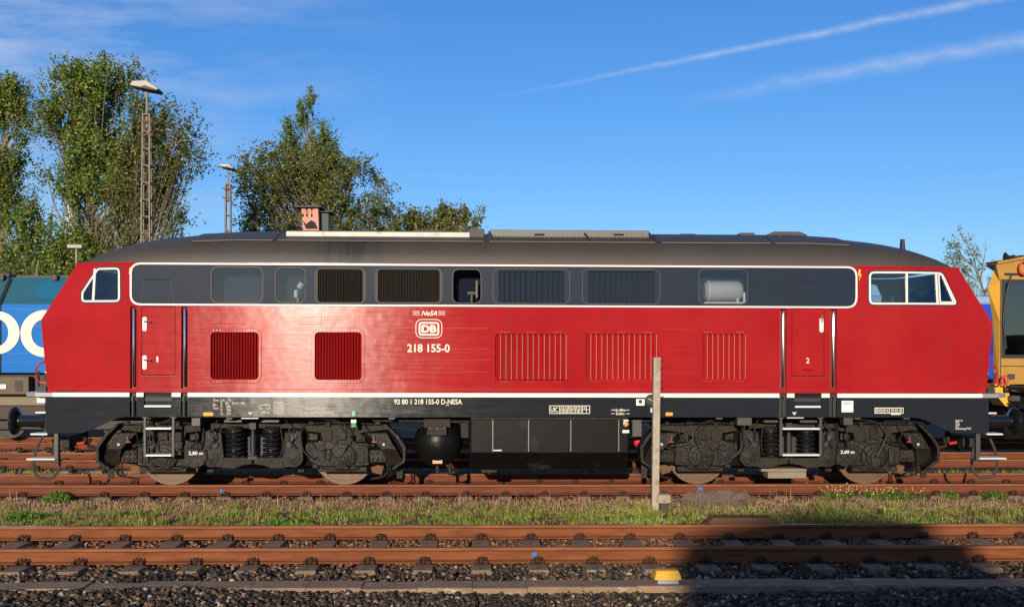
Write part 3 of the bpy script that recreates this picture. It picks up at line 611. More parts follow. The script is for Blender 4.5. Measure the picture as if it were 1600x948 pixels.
# door leaves with lower part red, upper part slate
for (u0, v0, u1, v1), up, num, nu in ((doors[0], ((221, 478), (225, 437), (266, 437), (273, 478)), '1', 246), (doors[1], ((1237, 481), (1246, 441), (1284, 441), (1288, 481)), '2', 1262)):
    d = plate('cab_door', inset(rr(u0, v0, u1, v1, 1.5, YS), .008), [], YS + .003, .03, RED, loco, bevel=.003)
    MB().box(P(u0, v0, YS)[0] - .02, P(u1, v0, YS)[0] + .02, YS + .05, YS + .06, P(u0, v1, YS)[1] - .02, P(u0, v0, YS)[1] + .02).build('door_backing', DARK, d)
    pts = [P(a, b, YS) for a, b in up]; top = MB()
    for a, b in zip(pts, pts[1:]): top.tube([(a[0], YS + .001, a[1]), (b[0], YS + .001, b[1])], .006, 5)
    top.build('door_seam', BLACK, d)
    plate('door_upper', inset([pts[0], pts[3], pts[2], pts[1]], .006), [], YS - .003, .004, BAND, d)
    text(num, 'door_number', nu, 561 if num == '1' else 563, 8.5, 2.6 if num == '1' else 5, YS - .0, LETTER, d, bold=.012)
    hx = [(226, 506), (226, 566)] if num == '1' else [(1283.5, 508)]
    for a, b in hx:
        h = plate('door_handle', rr(a - 3.2, b - 11, a + 3.2, b + 11, 3, YS), [], YS - .008, .01, STEP, d, bevel=.002)
        x, z = P(a, b - 4, YS); hm = MB()
        if num == '1': hm.tube([(x - .01, YS - .01, z), (x, YS - .05, z), (x + .11, YS - .05, z - .005)], .010, 8)
        else: hm.tube([(x, YS - .01, z), (x, YS - .05, z + .02), (x, YS - .05, z + .11)], .010, 8)
        hm.build('lever', CHROME, h, smooth=True)
    if num == '2':
        x, z = P(1262, 577.5, YS); MB().tube([(x - .07, YS, z + .01), (x - .06, YS - .03, z), (x + .06, YS - .03, z), (x + .07, YS, z + .01)], .007, 6).build('door_grip', REDIN, d)
    x0, x1 = P(u0 - 1, v1, YS)[0], P(u1 + 1, v1, YS)[0]; z = P(u0, v1 + 1, YS)[1]
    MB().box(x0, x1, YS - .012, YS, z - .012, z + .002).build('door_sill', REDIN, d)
# handrail recesses
for (u0, u1, v0, v1) in rails_px:
    x0, x1 = P(u0, 540, YS)[0], P(u1, 540, YS)[0]; z1, z0 = P(u0, v0, YS)[1], P(u0, v1, YS)[1]
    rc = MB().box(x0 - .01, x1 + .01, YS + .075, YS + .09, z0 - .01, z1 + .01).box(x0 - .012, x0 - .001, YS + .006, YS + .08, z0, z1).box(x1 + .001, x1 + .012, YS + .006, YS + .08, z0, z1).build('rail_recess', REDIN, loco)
    cx = (x0 + x1) / 2 + .005
    MB().tube([(cx, YS + .06, z1 - .03), (cx, YS + .02, z1 - .045), (cx, YS + .01, z1 - .08), (cx, YS + .01, z0 + .08), (cx, YS + .02, z0 + .045), (cx, YS + .06, z0 + .03)], .014, 8).build('handrail', CHROME, rc, smooth=True)
# cab side windows (both sides)
def cab_window(poly, divs, side):
    yo = -1.54 * (1 if side < 0 else -1)
    fr = plate('cab_window', inset(poly, -.012), [inset(poly, .014)], yo + side * .006, .016, BLACK, loco, nose=True, side=side)
    f2 = plate('window_frame', inset(poly, .010), [inset(poly, .038)], yo + side * .012, .02, WHITE if side < 0 else ALU, fr, nose=True, side=side)
    zs = [q[1] for q in poly]; z0, z1 = min(zs) + .02, max(zs) - .02
    for xx in divs: plate('window_bar', [(xx - .018, z0), (xx + .018, z0), (xx + .018, z1), (xx - .018, z1)], [], yo + side * .010, .02, WHITE, fr, nose=True, side=side)
    plate('pane', inset(poly, .014), [], yo - side * .006, .004, GLASS, fr, nose=True, side=side)
    return fr
xd1 = P(147, 450, YS + .12)[0]; xd2, xd3 = P(1413, 450, YS + .1)[0], P(1463.5, 450, YS + .1)[0]
cab_window(cabL, [xd1], -1); cwR = cab_window(cabR, [xd2, xd3], -1)
cab_window(cabL, [xd1], 1); cab_window(cabR, [xd2], 1)
qp = round_poly([P(u, v, YS + .10) for u, v in ((1467, 473), (1492, 473), (1474, 428), (1467, 428))], [.03, .03, .05, .03])
plate('quarter_window_frame', qp, [inset(qp, .020)], YS - .010, .02, WHITE, cwR, nose=True)
# lightning bolts
for u, v in ((203, 427), (1343, 430)):
    b = [(-.2, 1), (.35, .9), (.1, .15), (.55, .2), (-.15, -1), (.05, -.1), (-.4, -.1)]; c = P(u, v, YS + .0); kk = 9.5 / pxm(YS)
    plate('lightning_sign', [(c[0] + a * kk * .62, c[1] + d * kk) for a, d in b], [], YS - .004, .003, YELLOW, loco, nose=True)
# cab interiors and engine-room inner wall
INT = mat('cab_interior_grey', (.06, .062, .06), .7); SEAT = mat('seat_dark', (.03, .03, .035), .7)
for sg in (-1, 1):
    MB().box(sg * 5.06, sg * 7.2, -1.42, 1.42, 1.55, 1.9).build('cab_floor', INT, loco)
    MB().box(sg * 5.03, sg * 5.06, -1.5, 1.5, 1.56, 3.56).build('cab_wall', INT, loco)
    ds = MB(); ds.prism([(sg * 6.85, 1.9), (sg * 7.25, 1.9), (sg * 7.3, 2.75), (sg * 6.9, 2.95), (sg * 6.8, 2.9)], -1.25, 1.25); ds.build('driving_desk', INT, loco)
    st = MB().box(sg * 6.15, sg * 6.5, -.75, -.3, 2.3, 2.42).box(sg * 6.15, sg * 6.23, -.75, -.3, 2.42, 3.12).box(sg * 6.3, sg * 6.36, -.56, -.5, 1.9, 2.3); st.build('driver_seat', SEAT, loco, bevel=.02)
MB().box(-5.02, 5.02, -1.06, -1.0, 1.56, 3.6).build('engine_wall', ENG, loco)
MB().box(-7.3, 7.3, -1.45, 1.45, 1.50, 1.548).build('floor_plate', DARK, loco)
# things glimpsed through the engine room windows
x, z = P(1129, 455, -1.3); tk = MB().lathe((x - .30, -1.28, z), (1, 0, 0), [(0, .12), (.05, .17), (.55, .17), (.61, .12)], 24).build('coolant_vessel', GREYTANK, loco, smooth=True)
MB().lathe((x - .25, -1.28, z), (1, 0, 0), [(0, .178), (.02, .178)], 24).build('vessel_band', WHITE, tk)
MB().tube([(x - .32, -1.40, z - .19), (x + .34, -1.40, z - .19)], .018, 8).tube([(x + .22, -1.40, z - .12), (x + .22, -1.40, z - .2)], .02).tube([(x + .33, -1.38, z - .2), (x + .33, -1.38, z - .02)], .022).build('vessel_pipes', STEP, tk, smooth=True)
x, z = P(1154, 458, -1.4); MB().tube([(x - .04, -1.42, z), (x + .04, -1.42, z)], .014, 8).build('valve_handle', REDMARK, tk)
x, z = P(465, 462, -1.3); MB().box(x - .05, x, -1.35, -1.3, z - .03, z + .09).tube([(x + .02, -1.3, z + .12), (x + .07, -1.3, z + .2)], .05).tube([(x, -1.3, z - .1), (x, -1.3, z + .1)], .012).build('engine_fitting', GREYTANK, loco, bevel=.01)
x, z = P(737, 458, -1.3); MB().tube([(x - .07, -1.3, z), (x + .08, -1.3, z)], .028).tube([(x, -1.3, z), (x, -1.3, z - .15)], .02).box(x + .06, x + .1, -1.34, -1.3, z - .08, z + .2).build('engine_fitting', mat('engine_fitting_tan', (.35, .28, .18), .5), loco, bevel=.01)
# drip strip and seam
MB().box(-xt_ + .02, xt_ - .02, YS + .01 - .022 + .24, YS + .25, ZT, ZT + .012).build('gutter_back', RED, loco)
gz_ = ZT
mb = MB(); vs = []; gx = list(np.linspace(-xt_ - .02, xt_ + .02, 60))
for xx in gx:
    y = YS - .010 + inward(xx, ZT); vs += [(xx, y, ZT - .012), (xx, y, ZT + .014), (xx, y + .06, ZT + .014), (xx, y + .06, ZT - .012)]
mb.add(vs, [(i * 4 + k, i * 4 + (k + 1) % 4, (i + 1) * 4 + (k + 1) % 4, (i + 1) * 4 + k) for i in range(59) for k in range(4)] + [(0, 1, 2, 3), (236, 237, 238, 239)]); mb.build('gutter', RED, loco)
xs0, zz0 = P(300, 608, YS); xs1 = P(1210, 608, YS)[0]
mb = MB()
for a, b in ((-5.0, 4.1), (-7.25, -6.05), (5.0, 7.2), (-5.95, -5.25), (4.2, 4.85)): 
    n = 8
    for i in range(n):
        xa, xb = a + (b - a) * i / n, a + (b - a) * (i + 1) / n; ya, yb = YS + inward(xa, 1.6), YS + inward(xb, 1.6)
        mb.add([(xa, ya - .004, 1.585), (xb, yb - .004, 1.585), (xb, yb - .004, 1.592), (xa, ya - .004, 1.592), (xa, ya, 1.585), (xb, yb, 1.585), (xb, yb, 1.592), (xa, ya, 1.592)], [(0, 1, 2, 3), (0, 4, 5, 1), (3, 2, 6, 7)])
mb.build('lower_seam', REDIN, loco)
# panel joints of the red side
JR = mat('joint_red', (.26, .008, .008), .4)
for u in (391.5, 502, 554, 341):
    x = P(u, 500, YS)[0]; MB().box(x - .003, x + .003, YS - .002, YS, P(u, 513, YS)[1], P(u, 482, YS)[1]).build('panel_joint', JR, loco)
for v in (513, 545.5, 562, 581):
    z = P(800, v, YS)[1]
    for a, b in ((573, 764), (411, 486), (1035, 1088), (296, 322)): MB().box(P(a, v, YS)[0], P(b, v, YS)[0], YS - .0012, YS, z - .0018, z + .0018).build('panel_joint', JR, loco)
# white stripe, aluminium ends, anthracite skirt
cuts = sorted([(P(a - .5, 617, YS)[0], P(b + .5, 617, YS)[0]) for a, b in ((203, 213), (225, 268), (283, 293), (1218, 1229), (1241.5, 1283), (1296.5, 1307.5))])
mb = MB(); x_ = -7.30
for a, b in cuts + [(7.30, 8)]: mb.box(x_, a, YS - .012, YS + .02, 1.468, 1.533); x_ = b
mb.build('skirt_stripe', WHITE, loco)
for sg in (-1, 1):
    mb = MB(); poly = [(sg * 7.302, -1.56), (sg * 7.60, -1.50), (sg * 7.80, -1.34), (sg * 7.80, 1.34), (sg * 7.60, 1.50), (sg * 7.302, 1.56)]
    n = 6; mb.add([(a, b, 1.465) for a, b in poly] + [(a, b, 1.532) for a, b in poly], [tuple(range(n)), tuple(range(n, 2 * n))] + [(i, (i + 1) % n, n + (i + 1) % n, n + i) for i in range(n)]); mb.build('end_platform', ALU, loco, bevel=.006)
sk = [P(u, v, YS) for u, v in ((79, 674), (128, 676.5), (150, 670), (180, 655), (196, 651.5))]
zbot = 1.155; zd = .905; xe = 7.42
prof = [(-xe, zd + .03), (-xe + .03, zd), (-6.93, zd - .0), (-6.83, zd + .01), (-6.70, zd + .06), (-6.42, 1.10), (-6.30, 1.14), (-6.18, zbot)]
base_poly = prof + [(-a, b) for a, b in reversed(prof)]
skirt_back = base_poly + [(xe, 1.466), (-xe, 1.466)]
zn1 = P(246, 637, YS)[1]
top = [(xe, 1.466)]
for (a, b), kind in reversed(list(zip(cuts, 'rsrrsr'))):
    if kind == 'r': top += [(b, 1.466), (b, 1.165), (a, 1.165), (a, 1.466)]
    else: top += [(b, 1.466), (b, zn1 + .05), (b - .015, zn1 + .015), (b - .05, zn1), (a + .05, zn1), (a + .015, zn1 + .015), (a, zn1 + .05), (a, 1.466)]
top += [(-xe, 1.466)]
holes_s = [[(a, zn1), (b, zn1), (b, 1.5), (a, 1.5)] for a, b in (cuts[1], cuts[4])]
plate('underframe_skirt', base_poly + top, [], YS, .03, SKIRT, loco)
plate('underframe_skirt', skirt_back, [], -YS, .03, SKIRT, loco, side=1)
for h in holes_s:
    a = [q[0] for q in h]; b = [q[1] for q in h]; x0, x1, z0, z1 = min(a), max(a), min(b), 1.53
    s = MB().box(x0 - .01, x1 + .01, YS + .05, YS + .06, z0 - .01, z1).box(x0 - .01, x1 + .01, YS + .0, YS + .05, z1 - .008, z1 + .006).box(x0 - .012, x0, YS + .03, YS + .05, z0, z1).box(x1, x1 + .012, YS + .03, YS + .05, z0, z1).build('step_recess', SKIRT, loco)
    MB().box(x0 + .012, x1 - .012, YS - .012, YS + .048, z0 + .012, z0 + .042).build('step_tread', STEP, s, bevel=.004)
for p in rails_px:
    x0, x1 = P(p[0], 630, YS)[0], P(p[1], 630, YS)[0]
    s = MB().box(x0 - .01, x1 + .01, YS + .07, YS + .08, 1.15, 1.53).build('rail_recess', BLACK, loco)
    cx = (x0 + x1) / 2 + .005; MB().tube([(cx, YS + .06, 1.47), (cx, YS + .01, 1.43), (cx, YS + .005, 1.2), (cx, YS + .01, 1.16)], .016, 8).build('handrail', BLACK, s, smooth=True)
MB().box(-7.35, 7.35, -1.5, 1.5, 1.40, 1.46).box(-6.1, 6.1, -1.40, -1.3, 1.16, 1.4).box(-6.1, 6.1, -.6, .6, 1.0, 1.4).build('underframe', BLACK, loco)
for sg in (-1, 1): MB().box(sg * 7.30, sg * 7.44, -1.50, 1.50, .93, 1.46).build('headstock', BLACK, loco)

# roof
RS = [(1.525, 0), (1.50, .12), (1.455, .215), (1.37, .30), (1.25, .365), (1.05, .44), (.8, .51), (.5, .575), (.2, .61), (0, .62)]
def groof(x):
    a = abs(x); T = [(0, 1), (4.6, 1.0), (5.3, .93), (6.0, .80), (6.35, .68), (6.55, .56), (6.72, .42), (6.85, .25), (6.93, .10), (xt_, 0.02)]
    for (p, q), (p2, q2) in zip(T, T[1:]):
        if a <= p2: return q + (q2 - q) * (a - p) / (p2 - p)
    return .02
def rsec(x, off=0.0):
    g = groof(x); k = 1 - inward(x, ZT) / 1.525; pts = []
    for y, h in RS: pts.append((-(y * k + off * .8 * min(1, y)), ZT + .012 + h * g + off))
    return pts
def roof_mesh(x0, x1, name, off=0.0, lo=0, hi=None, m=ROOF, both=True, nseg=60, parent=loco, bevel=0):
    mb = MB(); X = sorted(set([x0, x1] + [q for q in np.linspace(x0, x1, nseg)] + [s_ * q for q in (6.35, 6.55, 6.72, 6.85, 6.93) for s_ in (-1, 1) if x0 < s_ * q < x1])); vs = []; n = None
    for x in X:
        s_ = rsec(x, off); s_ = s_[lo:hi]
        full = s_ + [(-a, b) for a, b in reversed(s_)][1 if s_[-1][0] == 0 or abs(s_[-1][0]) < 1e-6 else 0:] if both else s_
        n = len(full); vs += [(x, a, b) for a, b in full]
    k = len(X); mb.add(vs, [(i * n + j, i * n + j + 1, (i + 1) * n + j + 1, (i + 1) * n + j) for i in range(k - 1) for j in range(n - 1)] + ([tuple(range(n)), tuple((k - 1) * n + j for j in range(n))] if both and not off else []))
    if off:
        for i in (0, k - 1):
            x = X[i]; s_ = rsec(x, 0)[lo:hi]; o_ = rsec(x, off)[lo:hi]
            mb.add([(x, a, b) for a, b in s_] + [(x, a, b) for a, b in o_], [(j, j + 1, len(s_) + j + 1, len(s_) + j) for j in range(len(s_) - 1)])
        vs = []
        for x in X: a = rsec(x, 0)[lo]; b = rsec(x, off)[lo]; vs += [(x, *a), (x, *b)]
        mb.add(vs, [(2 * i, 2 * i + 1, 2 * i + 3, 2 * i + 2) for i in range(k - 1)])
    return mb.build(name, m, parent, smooth=True)
roof = roof_mesh(-xt_, xt_, 'roof')
HEDGE = mat('hatch_edge_pale', (.26, .22, .17), .5)  # pale brown strip along each lower hatch edge
def ux(u, v=372, Y=-1.2): return P(u, v, Y)[0]
for a, b in ((300, 430), (432, 758), (762, 1026), (1030, 1205), (1207, 1327)): rh = roof_mesh(ux(a), ux(b), 'roof_hatch', off=.020, lo=4, nseg=14, both=False, parent=roof); MB().tube([(xx, rsec(xx, .021)[4][0] - .003, rsec(xx, .021)[4][1] - .004) for xx in np.linspace(ux(a) + .03, ux(b) - .03, 12)], .0055, 5).build('hatch_edge', HEDGE, rh)
PALE = mat('weathered_alu_tray', (.50, .45, .38), .55, metal=.2, var=.35, vscale=8, c2=(.10, .08, .06), c2amt=.2, c2scale=5, stretch=(1, 1, 1))
SOOT = mat('sooty_roof_metal', (.05, .045, .038), .6, var=.3, bump=.003)
def rbox(u0, v0, u1, v1, Y, dep, m, name, par=roof, bev=.008, zdown=0.0):
    x0, x1 = P(u0, v0, Y)[0], P(u1, v0, Y)[0]; um = (u0 + u1) / 2; z1, z0 = P(um, v0, Y)[1], P(um, v1, Y)[1] - zdown
    return MB().box(x0, x1, Y, Y + dep, z0, z1).build(name, m, par, bevel=bev)
rbox(447, 362, 734, 369.5, -1.0, 2.0, PALE, 'walkway_edge', zdown=.05)
rbox(448, 360.5, 735, 362.4, -.99, 1.98, SOOT, 'walkway_cover')
rbox(733, 357.5, 757, 367, -1.0, .5, SOOT, 'roof_box', zdown=.05)
fh = rbox(766, 359.5, 1014, 367.5, -.98, 1.96, mat('cooler_frame', (.115, .108, .092), .5, var=.15), 'cooler_frame', zdown=.08)
for u in (843, 967):
    x, z = P(u, 366, -1.0); MB().tube([(x - .08, -.97, z - .01), (x - .07, -1.03, z), (x + .07, -1.03, z), (x + .08, -.97, z - .01)], .010, 6).build('lift_handle', SOOT, fh)
mb = MB(); x0, x1 = P(770, 372, -.9)[0], P(1018, 372, -.9)[0]; n = 60
for i in range(n):
    a = x0 + (x1 - x0) * i / n; s_ = rsec(a, .030); mb.tube([(a, s_[4][0], s_[4][1]), (a, s_[5][0], s_[5][1]), (a, s_[6][0] - .02, s_[6][1])], .009, 4)
mb.build('cooler_louvers', mat('cooler_louver', (.07, .065, .055), .5), roof)
for u in (769, 917, 1019):
    x = P(u, 375, -1.0)[0]; s_ = rsec(x, .045); MB().tube([(x - .05, s_[5][0] + .15, s_[6][1] + .02), (x, s_[5][0], s_[5][1]), (x + .04, s_[4][0], s_[4][1])], .016, 6).build('shutter_arm', SOOT, roof)
# exhaust hood
xe0, ze0 = P(474, 358, -.1); xe1 = P(505, 358, -.1)[0]; ztp = P(490, 324.5, -.1)[1]
eh = MB(); xt0, xt1 = P(470.5, 326, -.1)[0], P(497, 326, -.1)[0]
eh.add([(xe0, -.1, ze0 - .1), (xe1 - .07, -.1, ze0 - .1), (xe1 - .07, .35, ze0 - .1), (xe0, .35, ze0 - .1), (xt0, -.1, ztp), (xt1 + .0, -.1, ztp), (xt1, .35, ztp), (xt0, .35, ztp)], [(0, 1, 5, 4), (1, 2, 6, 5), (2, 3, 7, 6), (3, 0, 4, 7), (4, 5, 6, 7), (0, 3, 2, 1)])
eh = eh.build('exhaust_hood', PINK, roof, bevel=.006)
MB().box(P(462, 324, -.1)[0], P(503, 324, -.1)[0], -.2, .42, ztp, ztp + .022).build('hood_cap', SOOT, eh)
sp = MB()
for u, v, a, b in ((479, 327, 2, 1.6), (487, 327, 2, 1.6), (473, 336.5, 1.6, 3), (479.5, 336, 1.6, 3), (487, 336.5, 1.6, 3), (480, 331, 1.4, 1.2), (487, 331, 1.4, 1.2)):
    x, z = P(u, v, -.11); sp.prism([(x + a / 93 * math.cos(t), z + b / 93 * math.sin(t)) for t in np.linspace(0, 2 * math.pi, 10, endpoint=False)], -.106, -.09)
x, z = P(484, 352, -.11); sp.prism([P(u, v, -.11) for u, v in ((472, 343), (478, 350), (486, 344), (492, 347), (497, 357.5), (478, 357.5))], -.105, -.09)
sp.build('soot_holes', DARK, eh)
MB().box(P(498, 340, .1)[0], P(513, 340, .1)[0], .1, .5, ze0 - .1, P(500, 332, .1)[1]).box(P(495, 331, .1)[0], P(519, 331, .1)[0], .02, .56, P(500, 332, .1)[1], P(500, 330.2, .1)[1]).build('exhaust_outlet', SOOT, roof)
# small roof fittings
for (a, b, c, d, Y) in ((1156, 363.5, 1180, 376, -.6), ): rbox(a, b, c, d, Y, .3, SOOT, 'roof_vent', bev=.02)
def dome(u0, u1, vt, vb, Y, nm):
    x0, x1 = P(u0, vt, Y)[0], P(u1, vt, Y)[0]; z1, z0 = P(u0, vt, Y)[1], P(u0, vb, Y)[1] - .08; w = x1 - x0
    mb = MB(); a = [(x0, z0), (x1, z0), (x1 - .02, z0 + .10), (x1 - w * .2, z1), (x0 + w * .2, z1), (x0 + .02, z0 + .10)]; mb.prism(a, Y, Y + .5); return mb.build(nm, SOOT, roof, bevel=.012)
dome(1057, 1092, 365, 368.5, -.5, 'roof_dome'); dome(1197, 1263, 361.5, 368, -.45, 'roof_dome'); dome(640, 700, 358.5, 362, -.3, 'roof_dome')
x, z = P(1410, 384, -.5); MB().tube([(x, -.5, z - .1), (x, -.5, z + .11)], [.05, .035]).build('antenna', BLACK, roof, smooth=True)
for u in (316, 376, 1230, 1290, 555): 
    x = ux(u); s_ = rsec(x, .02); MB().lathe((x, s_[6][0], s_[6][1]), (0, -.3, 1), [(0, .018), (.025, .012)], 8).build('lift_bolt', SOOT, roof)

# emblems and writing on the side
def ring(name, u0, v0, u1, v1, r, th, m=LETTER):
    a = rr(u0, v0, u1, v1, r, YS); return plate(name, a, [inset(a, th / pxm(YS))], YS - .006, .004, m, loco)
RWHITE = mat('emblem_white', (.78, .72, .60), .5)
ring('emblem_outline', 649.3, 498.3, 691, 528.2, 11, 1.1, RWHITE); ring('emblem_frame', 654.2, 503, 686.3, 524.2, 5, 2.7, RWHITE)
text('DB', 'emblem_letters', 670.3, 513.6, 12, 23.5, YS, RWHITE, loco, bold=.045, y_off=.006)
text('NeSA', 'company_name', 670.5, 489.2, 7.6, 24, YS, RWHITE, loco, bold=.02, shear=.35)
st = MB()
for s_, ue in ((-1, 656), (1, 684.5)):
    for j, (dv, L) in enumerate(((-2.6, 11), (0, 11), (2.6, 11))):
        x0, x1 = sorted((P(ue, 489, YS)[0], P(ue + s_ * L, 489, YS)[0])); z = P(ue, 489 + dv, YS)[1]; st.box(x0, x1, YS - .005, YS - .0005, z - .004, z + .004)
st.build('name_stripes', RWHITE, loco)
text('218 155-0', 'running_number', 669.5, 543.7, 12.6, 66, YS, LETTER, loco, bold=.018)
text('92 80 1 218 155-0 D-NESA', 'vehicle_number', 669, 627.3, 8.0, 105.5, YS, LETTER, loco, bold=.012)
x0, x1 = P(696, 632, YS)[0], P(701.5, 632, YS)[0]; z = P(699, 632.6, YS)[1]; MB().box(x0, x1, YS - .005, YS - .0005, z - .004, z + .003).build('number_underline', LETTER, loco)
DIM = mat('faded_lettering', (.55, .50, .36), .6)
for s, u, v, h, w in (('Gew. Lok.  79t', 333, 624.5, 4.4, 28), ('R   85t   R+H 138t', 345, 629.7, 4.4, 37), ('P.   88t', 345, 635, 4.4, 16), ('P    78t', 345, 640.3, 4.2, 16), ('G    53t', 345, 645.3, 4.2, 16), ('Br.', 333, 632, 4.2, 7), ('Gew.', 333, 637, 4.2, 9),
                      ('KE-GPP.2 R-mZ', 478, 638.2, 4.4, 30), ('Tr. UIC-Kolbenhub 50-80mm', 469, 644, 4.6, 52), ('200 m', 408, 643.7, 4.6, 13), ('140', 432, 630.8, 5, 8), ('100 H', 431, 641.3, 5, 10)):
    text(s, 'data_lettering', u, v, h, w, YS, DIM, loco, bold=.01, align='LEFT')
ring('data_box', 428, 627.2, 443.5, 635.3, 0, .8, DIM); ring('data_box', 428, 637.2, 443.5, 645.4, 0, .8, DIM)
# brake symbol
c = P(414, 636.5, YS); k = pxm(YS); sb = MB()
def arc(mb, cx, cz, r, a0, a1, w, n=8):
    for i in range(n):
        t0, t1 = a0 + (a1 - a0) * i / n, a0 + (a1 - a0) * (i + 1) / n
        mb.prism([(cx + (r - w) * math.cos(t0), cz + (r - w) * math.sin(t0)), (cx + r * math.cos(t0), cz + r * math.sin(t0)), (cx + r * math.cos(t1), cz + r * math.sin(t1)), (cx + (r - w) * math.cos(t1), cz + (r - w) * math.sin(t1))], YS - .005, YS - .001)
arc(sb, c[0], c[1], 5.2 / k, 0, math.pi, 1.4 / k)
for dx in (-7.2, -4.2, 4.2, 7.2): sb.box(c[0] + dx / k - .006, c[0] + dx / k + .006, YS - .005, YS - .001, c[1] - .03, c[1] + .045)
sb.box(c[0] - .09, c[0] - .04, YS - .005, YS - .001, c[1] - .004, c[1] + .006).box(c[0] + .04, c[0] + .09, YS - .005, YS - .001, c[1] - .004, c[1] + .006); sb.build('brake_symbol', DIM, loco)
# UIC grid
ring('data_box', 858.3, 633.2, 921.8, 646, 0, .9, LETTER); text('UIC', 'data_lettering', 866.2, 639.6, 7.6, 11.5, YS, LETTER, loco, bold=.01)
gb = MB()
for i in range(8): x = P(874.2 + i * 6, 640, YS)[0]; gb.box(x - .004, x + .004, YS - .005, YS - .0005, P(890, 645.6, YS)[1], P(890, 633.7, YS)[1])
x0, x1 = P(874, 640, YS)[0], P(921, 640, YS)[0]; z = P(890, 639.6, YS)[1]; gb.box(x0, x1, YS - .0048, YS - .0006, z - .004, z + .004); gb.build('data_grid', LETTER, loco)
for i, (a, b) in enumerate(zip(['D', 'A', 'B', 'CH', 'F', 'H', 'S'], ['DK', 'SI', 'N', 'L', 'HS', 'CS', ''])):
    text(a, 'data_lettering', 877.4 + i * 6, 636.5, 3.6, 3.0 if len(a) == 1 else 4.5, YS, LETTER, loco)
    if b: text(b, 'data_lettering', 877.4 + i * 6, 642.7, 3.6, 3.0 if len(b) == 1 else 4.6, YS, LETTER, loco)
text('16.40m', 'data_lettering', 969, 640.2, 4.2, 17, YS, LETTER, loco, bold=.01); text('8.60m', 'data_lettering', 969, 645.8, 4.2, 13.5, YS, LETTER, loco, bold=.01)
am = MB()
for v in (640.2, 645.8):
    for a, b in ((955, 960), (978.5, 983.5)):
        x0, x1 = P(a, v, YS)[0], P(b, v, YS)[0]; z = P(960, v, YS)[1]; am.box(x0, x1, YS - .005, YS - .001, z - .004, z + .004)
am.build('dimension_marks', LETTER, loco)
def patch(name, u0, v0, u1, v1, m, r=0, yo=.006): return plate(name, rr(u0, v0, u1, v1, r, YS), [], YS - yo, .004, m, loco)
patch('orange_label', 318, 644, 333, 649.3, ORANGE); patch('orange_label', 1040, 644, 1051, 649.2, ORANGE); patch('teal_tag', 550, 642, 555, 649.5, TEAL)
gt = rbox(548.5, 655.5, 556.5, 660, YS, .02, STEP, 'brake_tag', par=loco, bev=0); rbox(549, 660.2, 556, 667, YS - .001, .02, GREEN, 'tag_colour', par=gt, bev=0)
s1 = patch('socket_plate', 994, 623, 1007, 633.2, WHITE); x, z = P(1000.5, 627, YS); MB().lathe((x, YS - .006, z), (0, -1, 0), [(0, .03), (.02, .028)], 16).build('socket', BLACK, s1)
x, z = P(1017, 625, YS); rg = MB().lathe((x, YS - .014, z), (0, -1, 0), [(0, .095), (.02, .095), (.022, .08), (.006, .07)], 28).build('brake_gauge', BLACK, loco, smooth=True); MB().tube([(x - .05, YS - .03, z + .03), (x + .02, YS - .03, z - .01)], .006, 5).build('gauge_needle', STEP, rg)
patch('cream_plate', 1016.5, 637, 1024, 644, LETTER)
p1 = patch('owner_plate', 1314.7, 625.8, 1333, 643.6, WHITE, 0, .008); text('NeSA', 'plate_lettering', 1323.8, 629.6, 4, 12, YS, mat('grey_print', (.12, .13, .15), .6), p1, y_off=.010)
patch('revision_plate', 1366.5, 636.6, 1411.5, 645.6, LETTER); 
for a, b, s_ in ((1367.6, 1376, 'REV'), (1377, 1388.6, 'HB X'), (1389.6, 1410.6, '29.03.18')):
    q = patch('revision_field', a, 637.8, b, 644.4, BLACK, 0, .0085); text(s_, 'data_lettering', (a + b) / 2, 641.1, 4.6, (b - a) * .82, YS, LETTER, q, y_off=.010, bold=.01)
patch('white_mark', 1392, 645.9, 1407, 647.6, STEP)
for s_, v, w in (('Beleuch Nr.', 656.5, 12), ('PVC', 659.8, 6), ('GI-NR', 662.9, 7), ('KW', 666, 5), ('Isolierung PVC', 669.6, 25)): text(s_, 'data_lettering', 1493, v, 2.6 if v < 669 else 4.2, w, YS, LETTER, loco, align='LEFT', bold=.01)
x, z = P(1241, 645.5, YS)
for u in (391, 1241):
    a, b = P(u - 4, 643.6, YS), P(u + 4, 643.6, YS); c = P(u, 648.5, YS); plate('lifting_mark', [a, c, b], [], YS - .006, .004, DIM, loco)
# bracket bolts under skirt
for u in (358, 1340, 1417, 1124, 612): rbox(u - 5, 652.2, u + 5, 655, YS + .04, .1, GREY, 'skirt_bracket', par=loco, bev=.004)
for (a, b, c, d) in ((299, 652.5, 313, 665.5), (1152, 652, 1175, 664.5), (1318.5, 651.5, 1333, 664)):
    bx_ = rbox(a, b, c, d, YS + .03, .2, GREY, 'junction_box', par=loco, bev=.008); x, z = P((a + c) / 2, d, YS + .1); MB().tube([(x, YS + .12, z), (x - .01, YS + .14, z - .2), (x + .02, YS + .2, z - .35), (x - .03, YS + .3, z - .48)], .012, 6).build('cable', BLACK, bx_, smooth=True)

